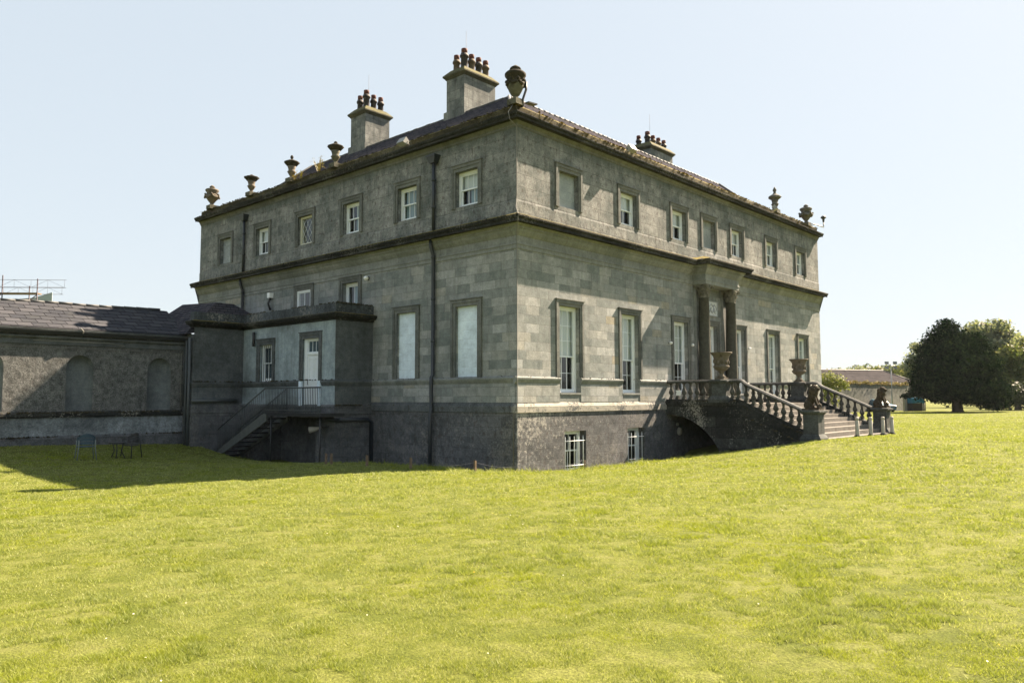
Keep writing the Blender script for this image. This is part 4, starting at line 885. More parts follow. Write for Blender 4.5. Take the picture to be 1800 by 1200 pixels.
for si, xc in enumerate((SX0+.2, SX1-.2)):
    P = lambda u, d, z: (d, u, z)
    q = MB()
    prof = [(-.13, .0), (-.16, .03), (-.16, .07), (-.1, .12), (.1, .12), (.16, .07), (.16, .03), (.13, 0)]
    def railseg(pts):
        n = len(prof); vs = [(xc+px, y, z+pz) for (y, z) in pts for px, pz in prof]; fs = [tuple(range(n)), tuple(reversed(range((len(pts)-1)*n, len(pts)*n)))]
        for j in range(len(pts)-1):
            for k in range(n): fs.append((j*n+k, j*n+(k+1) % n, (j+1)*n+(k+1) % n, (j+1)*n+k))
        q.add(vs, fs)
    railseg([(-.04, .81), (-2.12, .81)]); railseg([(-2.72, .81), (-3.16, .81), (-3.28, .79), (-3.38, .7), (-3.5, .62), (-5.66, -.33)])
    br = MB().add(q.v, q.f).build('handrail', 'rail', st)
    q2 = MB(); q2.box(xc-.15, xc+.15, -2.12, -.04, .09, .17); q2.box(xc-.15, xc+.15, -3.2, -2.72, .09, .17)
    q2.prism([(-3.2, .02), (-3.2, .17), (-5.66, -.93), (-5.66, -1.1)], P, xc-.15, xc+.15); q2.build('base_rail', 'stairstone', st)
    for k in range(7): baluster(st, xc, -.2-.29*k, .17, .645)
    for yb in (-2.86, -3.1): baluster(st, xc, yb, .17, .645)
    for k in range(8):
        yb = -3.42-.285*k; zb = .17-(-3.2-yb)*.447; zt = min(.8, .62-(-3.5-yb)*.44)
        baluster(st, xc, yb, zb+.02, zt-zb, .447)
    # pedestals
    for (y0p, y1p, z0p, z1p, w, nm) in ((-2.12, -2.72, .06, .9, .25, 'pedestal'), (-5.66, -6.2, -1.9, -.24, .28, 'lion_pedestal')):
        yc, hw = (y0p+y1p)/2, abs(y1p-y0p)/2; R4 = lambda e: [(xc-w-e, yc-hw-e), (xc+w+e, yc-hw-e), (xc+w+e, yc+hw+e), (xc-w-e, yc+hw+e)]
        bz = z0p if nm == 'pedestal' else -1.3
        q3 = MB(); q3.sweep(R4(0), [(.1, z0p-.02), (.1, bz+.1), (.03, bz+.2), (0, bz+.24), (0, z1p-.14), (.03, z1p-.12), (.06, z1p-.07), (.09, z1p-.06), (.09, z1p), (0, z1p+.02)])
        e_ = R4(0); q3.quad(*[(p[0], p[1], z1p+.02) for p in e_]); q3.build('pedestal', 'pedestal', st, recalc=False)
tufts('moss', 'mossdark', [((SX0-.03, -.1, .1), (SX0-.03, -3.1, .1)), ((SX0, -3.4, -.1), (SX0, -5.6, -1.05)), ((SX0+.2, -.1, .92), (SX0+.2, -3, .92)), ((SX0-.02, -3.3, -.4), (SX0-.02, -5.6, -1.4))], 420, st, .02, .06)
# ---------------------------------------------------------------- urns
def flute(n, amp, z0, z1): return lambda a, z: 1+(amp*abs(math.sin(a*n/2))-amp*.5 if z0 < z < z1 else 0)
GR = 'stone urns along the roof edge'
def urn_parts(root, body, lid, fin, mats, garland=None, fl=None, handles=None):
    MB().box(-.2, .2, -.2, .2, -.12, .07).build('plinth', mats[0], root)
    MB().lathe(body, (0, 0, 0), 40 if fl else 24, fl).build('bowl', mats[1], root)
    l = MB().lathe(lid, (0, 0, 0), 24, (lambda a, z: 1+.07*math.sin(a*9)*(1 if z > .5 else 0)) if handles == 'petal' else None).build('lid', mats[2], root)
    MB().lathe(fin, (0, 0, 0), 14).build('finial', mats[2], root)
    if garland:
        r_, z_, th = garland; q = MB()
        for k in range(6):
            a0 = k*math.pi/3
            q.tube([((r_+.03)*math.cos(a0+t*math.pi/3), (r_+.03)*math.sin(a0+t*math.pi/3), z_-.13*math.sin(t*math.pi)) for t in np.linspace(0, 1, 9)], [th*(.6+.7*math.sin(t*math.pi)) for t in np.linspace(0, 1, 9)], 7)
            q.ell(((r_+.04)*math.cos(a0), (r_+.04)*math.sin(a0), z_+.01), (th*1.4,)*3, 8, 6)
        q.build('garland', mats[2], root)
def slim(pr, k): return [(r_*k, z_) for r_, z_ in pr]
def place_urn(label, loc): return thing('roof_urn', label, 'urn', loc, GR, local=True)
u = place_urn('large fluted urn with dark mossy lid on the near roof corner', (.06, .1, 9.97))
urn_parts(u, [(.18, .05), (.2, .08), (.09, .14), (.08, .18), (.13, .22), (.21, .36), (.27, .52), (.28, .58)], [(.28, .58), (.25, .66), (.26, .74), (.33, .84), (.355, .88), (.355, .94), (.31, .99), (.14, 1.02)], [(.13, 1.03), (.11, 1.06), (.2, 1.1), (.17, 1.16), (.03, 1.25)], ['urn', 'urn', 'urndark'], (.25, .69, .05), flute(20, .07, .2, .54))
B2 = [slim(q_, .84) for q_ in ([(.2, .05), (.2, .08), (.11, .13), (.11, .18), (.18, .25), (.33, .43), (.4, .54), (.4, .6), (.31, .64)], [(.3, .63), (.31, .72), (.38, .8), (.4, .85), (.36, .9), (.12, .92)], [(.11, .91), (.1, .96), (.17, 1.0), (.13, 1.06), (.03, 1.12)])]
u = place_urn('pinkish bowl shaped urn at the far left end of the roof edge', (-.02, 20.82, 9.93)); urn_parts(u, *B2, ['urn', 'urnbuff', 'urnbuff'], (.31, .59, .045))
B3 = [slim(q_, .76) for q_ in ([(.2, .04), (.2, .06), (.1, .1), (.09, .16), (.15, .22), (.22, .32), (.26, .37), (.19, .4), (.2, .5), (.25, .62)], [(.25, .62), (.34, .7), (.42, .77), (.44, .8), (.3, .86), (.1, .92)], [(.08, .9), (.06, .95), (.09, 1.0), (.09, 1.06), (.04, 1.12)])]
u = place_urn('petal rimmed vase urn with no finial, second from the far left end', (-.02, 16.92, 9.9)); urn_parts(u, B3[0], slim([(.25, .62), (.33, .7), (.43, .77), (.42, .8), (.28, .84), (.08, .9)], .8), [(.1, .88), (.06, .92), (.02, .94)], ['urn', 'urnbuff', 'urndark'], handles='petal')
u = place_urn('vase urn with a tall dark finial just left of the slate roof end', (-.02, 13.44, 9.9)); urn_parts(u, *B3, ['urn', 'urnbuff', 'urndark'], handles='petal')
u = place_urn('vase urn with a small worn finial in front of the slate roof', (-.02, 10.12, 9.88)); urn_parts(u, B3[0], B3[1], [(.1, .9), (.07, .95), (.08, .98), (.03, 1.02)], ['urn', 'urn', 'urndark'], handles='petal')
u = place_urn('grey green urn with a tall pointed finial, second from the far right corner', (20.25, .1, 9.9)); urn_parts(u, B3[0], slim([(.25, .62), (.34, .66), (.42, .72), (.38, .78), (.22, .86), (.12, .9), (.12, .94), (.08, .96)], .78), [(.07, .96), (.06, 1.02), (.1, 1.08), (.09, 1.14), (.02, 1.28)], ['urngrey', 'urngrey', 'urngrey'], handles='petal')
u = place_urn('grey bowl shaped urn at the far right roof corner beside the lamp arm', (24.36, .1, 9.9)); urn_parts(u, *B2, ['urngrey', 'urngrey', 'urngrey'], (.31, .59, .045))
def terrace_urn(label, loc):
    r = thing('terrace_urn', label, 'urn', loc, 'campana urns on the step pedestals', local=True)
    MB().box(-.19, .19, -.19, .19, 0, .07).build('plinth', 'urnbuff', r)
    MB().lathe([(.17, .07), (.18, .1), (.1, .16), (.075, .24), (.09, .28), (.12, .3), (.1, .33)], (0, 0, 0), 24).build('foot', 'urnbuff', r)
    MB().lathe([(.1, .32), (.22, .38), (.29, .47), (.31, .52), (.26, .55), (.25, .6), (.27, .75), (.31, .9), (.37, .98), (.42, 1.01), (.42, 1.05), (.36, 1.05), (.28, .95), (.2, .7)], (0, 0, 0), 36, lambda a, z: 1+(.05*abs(math.sin(a*9))-.02 if z < .5 else 0)).build('bowl', 'urnbuff', r)
    q = MB()
    for k in range(10):
        a = k*.63; q.ell((.27*math.cos(a), .27*math.sin(a), .68+.05*math.sin(k*2.3)), (.045, .045, .09), 8, 6)
    q.build('relief', 'urnbuff', r)
terrace_urn('wide lipped buff stone urn on the pedestal nearest the two columns', (SX0+.2, -2.42, .92))
terrace_urn('wide lipped buff stone urn on the far right terrace pedestal', (SX1-.2, -2.42, .92))

# ---------------------------------------------------------------- lions
def lion(label, loc, mirror=1, hole=True):
    r = thing('lion_statue', label, 'statue', loc, 'seated lions guarding the steps', local=True)
    q = MB(); X = lambda y, z, dx=0: (dx*mirror, y, z)     # faces -Y
    rot = lambda a: Matrix.Rotation(a, 3, 'X')
    q.ell(X(.16, .2), (.17, .2, .2), rot=rot(0)); q.ell(X(.15, .15, .13), (.08, .19, .15)); q.ell(X(.15, .15, -.13), (.08, .19, .15))
    q.ell(X(.03, .4), (.16, .17, .32), rot=rot(R(24))); q.ell(X(-.09, .52), (.16, .14, .22)); q.ell(X(-.1, .64), (.18, .17, .2)); q.ell(X(-.03, .72), (.16, .15, .17)); q.ell(X(-.02, .5), (.17, .13, .22))
    q.ell(X(-.14, .79), (.115, .13, .115)); q.ell(X(-.27, .75), (.065, .09, .06)); q.ell(X(-.33, .765), (.03, .03, .025)); q.ell(X(-.26, .7), (.05, .07, .03))
    for s in (1, -1):
        q.ell(X(-.06, .895, .085*s), (.035, .025, .045)); q.ell(X(-.2, .81, .05*s), (.03, .04, .02))
        lx = .1*s; fy = -.24 if s > 0 else -.28
        q.tube([X(-.1, .5, lx), X(-.2, .3, lx), X(fy, .1, lx), X(fy, .03, lx)], [.085, .06, .045, .05], 10); q.ell(X(fy-.05, .045, lx), (.055, .09, .045))
        q.ell(X(-.02, .045, .16*s), (.055, .13, .045))
    for k in range(16):
        a = k*.9; q.ell(X(-.04+.13*math.sin(a*1.7), .56+.013*k, .15*math.cos(a)), (.05, .055, .1))
    q.tube([X(.3, .08), X(.28, .05, .14), X(.12, .04, .23), X(-.02, .06, .24)], [.035, .03, .028, .04], 8)
    q.ell(X(-.31, .13, .0), (.1, .1, .1)) if hole else None
    b = q.build('body', 'lion', r)
    md = b.modifiers.new('remesh', 'REMESH'); md.mode = 'VOXEL'; md.voxel_size = .014; md.use_smooth_shade = True
    sm = b.modifiers.new('smooth', 'SMOOTH'); sm.iterations = 3; sm.factor = .5
    MB().box(-.26, .26, -.4, .36, -.03, .03).build('base_slab', 'lion', r)
    r.scale = (.95, .8, .95); return r
lion('dark seated stone lion on the nearer step pedestal, facing the lawn', (SX0+.2, -5.9, -.19))
lion('brownish seated stone lion on the farther step pedestal, sky showing under its chest', (SX1-.2, -5.9, -.19), -1)

# ---------------------------------------------------------------- small things round the house
def floodlight(label, loc, yaw, tilt=-.5, size=.2):
    r = thing('floodlight', label, 'floodlight', loc, 'floodlights on the roof edge', yaw, local=True)
    q = MB(); a = R(-35); rt = Matrix.Rotation(a, 3, 'X')
    pts = [rt @ Vector(p) for p in [(-size, -.13, -.13), (size, -.13, -.13), (size, .07, -.1), (-size, .07, -.1), (-size, -.13, .13), (size, -.13, .13), (size, .07, .1), (-size, .07, .1)]]
    q.hexa([p+Vector((0, -.1, .2)) for p in pts]); q.build('housing', 'lampshell', r)
    q = MB(); q.tube([(-size-.02, -.1, .2), (-size-.02, .05, .0), (size+.02, .05, .0), (size+.02, -.1, .2)], .014, 6); q.tube([(0, .05, 0), (0, .3, -.1)], .02, 6); q.build('bracket', 'iron', r)
    return r
floodlight('white box floodlight on the shaded left roof edge', (-.3, 5.28, 9.46), R(-90))
floodlight('box floodlight on the sunlit roof edge nearest the corner', (6.1, -.3, 9.5), 0)
floodlight('small dark floodlight beside the far grey roof urn', (19.2, -.2, 9.6), R(20), size=.16)
r = thing('corner_floodlight', 'dark floodlight on a bent post beside the corner roof urn', 'floodlight', (.45, -.1, 9.9))
MB().tube([(.2, -.06, 9.8), (.22, -.08, 10.05), (.32, -.14, 10.4), (.32, -.14, 10.66)], .04, 8).build('post', 'iron', r)
q = MB(); q.hexa([Vector(p)*.55+Vector((.42, -.22, 9.93)) for p in [(-.3, -.18, -.05), (.35, -.3, -.05), (.4, .1, -.02), (-.25, .2, -.02), (-.3, -.18, .03), (.35, -.3, .03), (.4, .1, .06), (-.25, .2, .06)]]); q.build('housing', 'greyrail', r)
r = thing('roof_lamp', 'small bulb lamp on a horizontal arm at the far roof corner', 'lamp', (25.4, -.1, 9.85))
MB().tube([(24.6, -.05, 9.92), (25.3, -.1, 9.98), (26.4, -.1, 10.02), (26.4, -.1, 10.35)], .035, 8).build('arm', 'galv', r)
MB().lathe([(.05, 10.32), (.07, 10.5), (.16, 10.56), (.13, 10.64), (.04, 10.7)], (26.4, -.1, 0), 12).build('lamp_head', 'pipe', r)
for (x, z, lab) in ((9.27, 2.46, 'small white wall light left of the third tall window'), (11.05, 2.46, 'small white wall light left of the nearer column'), (16.46, 2.55, 'small white wall light right of the farther column')):
    r = thing('wall_light', lab, 'wall light', (x, -.06, z), 'white wall lights beside the entrance')
    MB().box(x-.022, x+.022, -.08, .0, z-.035, z+.035).build('bracket', 'lampshell', r); MB().ell((x, -.12, z), (.055, .07, .06)).build('lamp_head', 'tag', r)
r = thing('wall_light', 'small white wall light above the annex roof on the shaded side', 'wall light', (-.06, 7.8, 4.9)); MB().ell((-.13, 7.8, 4.9), (.1, .09, .09)).build('lamp_head', 'tag', r); MB().box(-.08, 0, 7.76, 7.84, 4.83, 4.97).build('bracket', 'iron', r)
r = thing('security_camera', 'small grey security camera box on the far shaded wall above the annex', 'camera', (-.06, 14.9, 4.7)); MB().box(-.2, .0, 14.8, 15.0, 4.75, 4.98).build('housing', 'tag', r); MB().tube([(-.08, 14.9, 4.75), (-.2, 14.9, 4.5), (-.08, 14.9, 4.2)], .05, 6).build('bracket', 'iron', r)
r = thing('outdoor_lamp', 'pale conical lamp pointing out from under the metal landing', 'lamp', (AX-.1, 8.1, -.85))
MB().tube([(AX-.05, 7.75, -.8), (AX-.35, 8.05, -.86), (AX-.4, 8.1, -.87)], .02, 6).build('arm', 'iron', r)
MB().tube([(AX-.25, 7.95, -.84), (AX-.42, 8.15, -.9), (AX-.55, 8.28, -.93)], [.03, .09, .12], 12).build('shade', 'bollard', r)
r = thing('round_wall_plate', 'round buff disc on the basement wall beneath the step arch', 'wall plate', (9.9, -.1, -1.15))
MB().tube([(9.9, -.06, -1.15), (9.9, -.12, -1.15)], [.17, .15], 20).build('disc', 'bollard', r); MB().tube([(9.72, -.06, -.85), (9.72, -.12, -.85)], .07, 12).build('fitting', 'lampshell', r)
r = thing('hanging_card', 'small white card hanging among the nearest terrace balusters', 'sign', (9.0, -.58, .4)); MB().box(9.0, 9.01, -.69, -.47, .32, .52).build('card', 'tag', r); MB().tube([(9.0, -.58, .52), (9.03, -.58, .74)], .004, 4).build('string', 'cable', r)
# dry weeds on the roof edge
for (y, n, hh, lab) in ((11.3, 14, .75, 'tall dry weed clump on the shaded roof edge'), (12.7, 10, .32, 'small dry weed tuft on the roof edge between two vase urns'), (13.15, 12, .35, 'dry weed tuft at the foot of the dark finial urn')):
    q = MB()
    for k in range(n):
        a = random.uniform(0, 6.28); l = hh*random.uniform(.5, 1); e = Vector((math.cos(a)*l*.5, math.sin(a)*l*.6, l)); p0 = Vector((-.05, y+random.uniform(-.1, .1), 9.84)); s2 = Vector((-math.sin(a), math.cos(a), 0))*.018
        q.add([p0-s2, p0+s2, p0+e*.6+s2*.7, p0+e*.6-s2*.7, p0+e], [(0, 1, 2, 3), (3, 2, 4)])
        for _ in range(3):
            c = p0+e*random.uniform(.5, 1); v = Vector((random.gauss(0, .05), random.gauss(0, .05), random.gauss(0, .04))); q.add([c, c+v+s2, c+v*1.8, c+v-s2], [(0, 1, 2, 3)])
    tag(q.build('weed', 'weed', recalc=False), lab, 'weed', 'weeds on the roof edge')

# rope posts and rope on the lawn edge
posts = [(-2.45, -.55, 'pale short wooden rope post nearest the house corner'), (-2.95, 1.72, 'short wooden rope post left of the front downpipe foot'), (-3.25, 3.5, 'short wooden rope post before the bent waste pipe'), (-3.45, 5.15, 'right of the paired rope posts below the metal landing'), (-3.5, 5.38, 'left of the paired rope posts below the metal landing')]
for (x, y, lab) in posts:
    z = gz(x, y); q = MB(); q.hexa([(x-.034, y-.034, z-.2), (x+.034, y-.034, z-.2), (x+.034, y+.034, z-.2), (x-.034, y+.034, z-.2), (x-.03, y-.03, z+.36), (x+.03, y-.03, z+.34), (x+.03, y+.03, z+.35), (x-.03, y+.03, z+.37)])
    tag(q.build('rope_post', 'wood'), lab, 'post', 'short wooden rope posts')
q = MB(); PR = [(x, y) for x, y, _ in posts[:4]]; PR = [(.9, -1.9), (-1.2, -1.75)]+PR[:2]
pts = []
for a, b in zip(PR, PR[1:]):
    for k in range(10):
        t_ = k/10; x, y = a[0]+(b[0]-a[0])*t_, a[1]+(b[1]-a[1])*t_
        pts.append((x, y, gz(x, y)+.3-.55*t_*(1-t_)))
q.tube(pts, .004, 5); tag(q.build('boundary_rope', 'rope'), 'thin slack bluish rope strung between short wooden posts', 'rope')
for (x, y, lab) in ((.95, -1.95, 'tiny pale rope peg right of the house corner'),):
    z = gz(x, y); tag(MB().tube([(x, y, z-.1), (x, y, z+.3)], .02, 6).build('rope_peg', 'wood'), lab, 'peg')
# bollards
b0 = None
for k, (x, y, lab) in enumerate(((11.15, -6.72, 'white bollard closest to the near lion pedestal'), (12.75, -6.68, 'white bollard second from the near lion pedestal'), (14.4, -6.62, 'white bollard in front of the lower steps, third of four'), (15.95, -6.5, 'white bollard in front of the far lion pedestal'))):
    loc = (x, y, gz(x, y)-.02)
    if b0 is None:
        b0 = thing('bollard', lab, 'bollard', loc, 'white bollards at the foot of the steps')
        q = MB(); q.lathe([(.075, 0), (.072, .1), (.068, .62), (.055, .63), (.055, .65), (.068, .66), (.068, .72), (.045, .75)], (loc[0], loc[1], loc[2]), 16); q.build('post', 'bollard', b0)
        q = MB(); q.lathe([(.13, -.05), (.12, .05), (.095, .1)], loc, 16); q.build('footing', 'stairstone', b0)
    else: dup(b0, loc, lab)

# garden chairs by the wing
def chair(label, loc, rz, m_seat, m_leg, w=.46):
    r = thing('garden_chair', label, 'chair', loc, None, rz, local=True); z = 0
    ox, oy, oz = 0, 0, 0; rt = Matrix.Rotation(0, 3, 'Z')
    q = MB(); n = 10; q.add([(w/2*math.cos(a)*1.05+ox, w/2*math.sin(a)+oy, .44+oz) for a in np.arange(n*2)*math.pi/n]+[(w/2*math.cos(a)*1.05+ox, w/2*math.sin(a)+oy, .415+oz) for a in np.arange(n*2)*math.pi/n], [tuple(range(2*n)), tuple(range(2*n, 4*n))]+[(i, (i+1) % (2*n), 2*n+(i+1) % (2*n), 2*n+i) for i in range(2*n)]); q.build('seat', m_seat, r)
    q = MB()
    for (rr_, z0, z1) in ((w*.52, .5, .84),):
        m = 14
        for k in range(m):
            a0, a1 = math.pi*(.06+.88*k/m), math.pi*(.06+.88*(k+1)/m)
            tz = lambda a: z1-.14*abs(math.cos(a))**2
            for (za, zb_) in ((0, .3), (.36, .62), (.68, 1.0)):
                f = lambda a, t_: (ox+rr_*math.cos(a), oy+rr_*math.sin(a)*.9, oz+z0+(tz(a)-z0)*t_)
                q.quad(f(a0, za), f(a1, za), f(a1, zb_), f(a0, zb_))
        q.tube([(ox+rr_*math.cos(a), oy+rr_*math.sin(a)*.9, oz+z1-.14*abs(math.cos(a))**2) for a in np.linspace(.06*math.pi, .94*math.pi, 15)], .016, 6)
        q.tube([(ox-w*.52, oy-.18, oz+.64), (ox-w*.52, oy+.05, oz+.66)], .016, 6); q.tube([(ox+w*.52, oy-.18, oz+.64), (ox+w*.52, oy+.05, oz+.66)], .016, 6)
    q.build('backrest', m_seat, r)
    for (sx, sy) in ((-1, -1), (1, -1), (-1, 1), (1, 1)):
        MB().tube([(ox+sx*w*.46, oy+sy*w*.4, oz+.64), (ox+sx*w*.46, oy+sy*w*.4, oz+.4), (ox+sx*w*.55, oy+sy*w*.5, oz-.02)], .017, 6).build('leg', m_leg, r)
chair('blue grey garden chair with pale thin legs standing alone by the wing', (-9.0, 10.9, gz(-9.0, 10.9)), R(170), 'chairblue', 'chairleg', .52)
chair('black iron garden chair with a rounded back, nearer the stair', (-7.35, 11.4, gz(-7.35, 11.4)), R(-70), 'iron', 'iron')
r = thing('garden_table', 'small low black iron table left of the black garden chair', 'table', (-7.85, 11.3, gz(-7.85, 11.3)))
ox, oy, oz = r.location; MB().lathe([(.02, .5), (.28, .5), (.28, .53), (.02, .53)], (ox, oy, oz), 20).build('tabletop', 'iron', r)
for k in range(3): a = k*2.1; MB().tube([(ox+.2*math.cos(a), oy+.2*math.sin(a), oz+.5), (ox+.12*math.cos(a), oy+.12*math.sin(a), oz+.25), (ox+.25*math.cos(a), oy+.25*math.sin(a), oz-.02)], .017, 6).build('leg', 'iron', r)

# ---------------------------------------------------------------- scaffolding beyond the wing
def PXD(px, py, d): return CAM+(fw+rr*((px-900)/1370.166)-uu*((py-600)/1370.166))*d
sf = thing('scaffolding', 'metal scaffolding with lattice rails and sheeting rising beyond the wing roof', 'scaffolding', (-.5, 52, -1.6))
O = Vector((-2.6, 53.6, 0)); E1 = Vector((4.45, -4.37, 0)); E1n = E1.normalized(); E2 = Vector((.7, .72, 0)).normalized()*1.6
std = {0.0: 9.3, 1.55: 9.55, 1.95+.0: 9.85, 3.2: 9.3, 4.42: 9.4}
def SP(a, b, z): p = O+E1n*a+E2*b; return (p.x, p.y, z)
for a_ in (.2, 1.6, 2.15, 4.75): MB().tube([SP(a_+.0, 0, -1.8), SP(a_, 0, 9.7 if a_ in (2.15,) else 9.2+.05*a_)], .045, 7).build('standard', 'scaff', sf)
for a_ in (.9, 3.3): MB().tube([SP(a_, 1, -1.8), SP(a_, 1, 9.1)], .045, 7).build('standard', 'scaff', sf)
MB().box(0, 1, 0, 1, 0, 1, lambda u, v, w: SP(-2+6.75*u, 0+.4*v, 8.27+.1*w)).build('platform', 'plank', sf)
MB().box(0, 1, 0, 1, 0, 1, lambda u, v, w: SP(-2+5.3*u, 1+.3*v, 8.0+.08*w)).build('platform', 'plank', sf)
for (b_, z0, z1, a0, a1) in ((0, 8.75, 9.35, -2, 6.9), (1, 8.45, 9.0, -2, 5.9)):
    q = MB(); q.tube([SP(a0, b_, z0), SP(a1, b_, z0)], .016, 5); q.tube([SP(a0, b_, z1), SP(a1, b_, z1)], .016, 5); n = 7
    for k in range(n+1):
        a_ = a0+(a1-a0)*k/n*.985; q.tube([SP(a_, b_, z0), SP(a_, b_, z1)], .01, 4)
        if k < n: q.tube([SP(a_, b_, z0 if k % 2 else z1), SP(a_+(a1-a0)/n, b_, z1 if k % 2 else z0)], .01, 4)
    q.build('guard_rail', 'scaffrail', sf)
q = MB(); q.tube([SP(4.75, 0, 8.2), SP(3.3, 1, 7.95), SP(.9, 1, 7.7), SP(-1, 1, 7.5)], .04, 6); q.tube([SP(2.15, 0, 8.25), SP(0, 1, 7.9)], .04, 6); q.tube([SP(2.15, 0, 7.4), SP(1.5, .3, 6.9)], .04, 6); q.tube([SP(3.4, 1, 7.9), SP(3.2, .9, 7.0)], .05, 6); q.build('brace', 'scaff', sf)
q = MB(); q.prism([(-3, -1.5), (4.72, -1.5), (4.72, 8.7), (3.3, 8.25), (.9, 8.05), (-3, 7.75)], lambda u, d_, z: SP(u, d_, z), 1.4, 1.43); q.build('sheeting', 'sheet', sf)

# ---------------------------------------------------------------- right background
def barn():
    r = thing('barn', 'long low outbuilding with a grey slate roof behind the garden wall', 'outbuilding', (100, 22, -1.5))
    A, B = Vector((90.5, 29.5, 0)), Vector((112.0, 18.9, 0)); d = (B-A).normalized(); A = A-d*30; nrm = Vector((d.y, -d.x, 0)); 
    if nrm.dot(CAM-A) < 0: nrm = -nrm
    f = lambda t_, n_, z: tuple(A.lerp(B, t_)+nrm*n_+Vector((0, 0, z)))
    q = MB(); q.hexa([f(0, 0, -2.5), f(1, 0, -2.5), f(1, -7, -2.5), f(0, -7, -2.5), f(0, 0, 2.55), f(1, 0, 2.55), f(1, -7, 2.55), f(0, -7, 2.55)]); q.build('wall', 'barnwall', r)
    q = MB(); q.quad(f(-.01, .35, 2.5), f(1.01, .35, 2.5), f(.965, -3.5, 4.35), f(0, -3.5, 4.35)); q.quad(f(0, -3.5, 4.35), f(.965, -3.5, 4.35), f(1.01, -7.35, 2.5), f(-.01, -7.35, 2.5)); q.quad(f(1.01, .35, 2.5), f(1.01, -7.35, 2.5), f(.965, -3.5, 4.35), f(.965, -3.5, 4.35))
    rf = q.build('roof', 'barnroof', r, recalc=False)
    q = MB(); q.tube([f(0, -3.5, 4.38), f(.965, -3.5, 4.38)], .1, 6); q.tube([f(.965, -3.5, 4.38), f(1.01, .35, 2.55)], .1, 6); q.build('ridge_tiles', 'lead', rf)
barn()
gw = thing('garden_wall', 'old stained garden wall with orange moss along its coping', 'wall', (76, 14.5, -1.5))
A, B = Vector((40.0, 15.6, 0)), Vector((90.5, 13.4, 0)); nn = 30
q = MB(); k_ = MB(); random.seed(3)
for i in range(nn):
    a, b = A.lerp(B, i/nn), A.lerp(B, (i+1)/nn); h = 1.83+.05*math.sin(i*1.7)
    q.box(a.x, b.x, 0, .5, -2.5, 1.75, lambda x, y, z: (x, a.y+(b.y-a.y)*((x-a.x)/(b.x-a.x))+y, z))
    k_.box(a.x, b.x, -.1, .6, 1.752, 1.83+random.uniform(0, .09), lambda x, y, z: (x, a.y+(b.y-a.y)*((x-a.x)/(b.x-a.x))+y, z))
q.build('wall_face', 'oldwall', gw); k_.build('coping', 'orangemoss', gw)
def leaves_mesh(clusters, n, size, seed=1, surf=.5, flat=.0):
    rg = np.random.default_rng(seed); vol = np.array([c[3]*c[4]*c[5] for c in clusters])**(2/3); pr = vol/vol.sum()
    ci = rg.choice(len(clusters), n, p=pr); C_ = np.array(clusters)[ci]
    d = rg.normal(size=(n, 3)); d /= np.linalg.norm(d, axis=1)[:, None]
    rad = rg.random(n)**surf; lump = 1+.16*np.sin(d[:, 0]*7+C_[:, 0])*np.sin(d[:, 1]*6+C_[:, 1])+.12*np.sin(d[:, 2]*11+d[:, 0]*9)
    p = C_[:, :3]+d*C_[:, 3:6]*(rad*lump)[:, None]
    nr = d+rg.normal(size=(n, 3))*.55+np.array([0, 0, flat]); nr /= np.linalg.norm(nr, axis=1)[:, None]
    tv = np.cross(nr, rg.normal(size=(n, 3))); tv /= np.linalg.norm(tv, axis=1)[:, None]; bv = np.cross(nr, tv)
    s = size*(.55+.9*rg.random(n))[:, None]; e = .55+.5*rg.random((n, 1))
    V = np.stack([p-tv*s, p-bv*s*e*.6+tv*s*.1, p+tv*s, p+bv*s*e*.7-tv*s*.15], 1).reshape(-1, 3)
    F = np.arange(n*4).reshape(n, 4)
    me = bpy.data.meshes.new('crown'); me.from_pydata(V.tolist(), [], F.tolist()); return me
def blob_clusters(base, n, spread, r0, r1, seed):
    rg = random.Random(seed); out = []
    for _ in range(n):
        while True:
            v = [rg.uniform(-1, 1) for _ in range(3)]
            if .25 < sum(x*x for x in v) < 1: break
        s = rg.uniform(r0, r1); out.append((base[0]+v[0]*spread[0], base[1]+v[1]*spread[1], base[2]+v[2]*spread[2], s, s, s*rg.uniform(.65, .9)))
    return out
def tree(name, label, cat, base, trunk_h, trunk_r, clusters, n, size, mat, group=None, seed=1, limbs=6, surf=.5):
    r = thing(name, label, cat, base, group); rg = random.Random(seed)
    q = MB(); bz = Vector(base); top = bz+Vector((0, 0, trunk_h))
    q.tube([bz-Vector((0, 0, .3)), bz+Vector((0, 0, .2)), bz.lerp(top, .5)+Vector((rg.uniform(-.1, .1), .1, 0)), top], [trunk_r*1.4, trunk_r*1.05, trunk_r*.85, trunk_r*.5], 9)
    for _ in range(limbs):
        c = rg.choice(clusters); cc = Vector(c[:3]); q.tube([bz.lerp(top, rg.uniform(.5, .95)), bz.lerp(top, .9).lerp(cc, .5)+Vector((0, 0, .3)), cc], [trunk_r*.4, trunk_r*.22, .03], 6)
    q.build('trunk', 'bark', r)
    me = leaves_mesh([(c[0]-base[0], c[1]-base[1], c[2]-base[2], *c[3:]) for c in clusters], n, size, seed, surf); me.materials.append(M[mat])
    o = bpy.data.objects.new('crown', me); COL.objects.link(o); o.parent = r; return r
def at(px, py, d): return PXD(px, py, d)
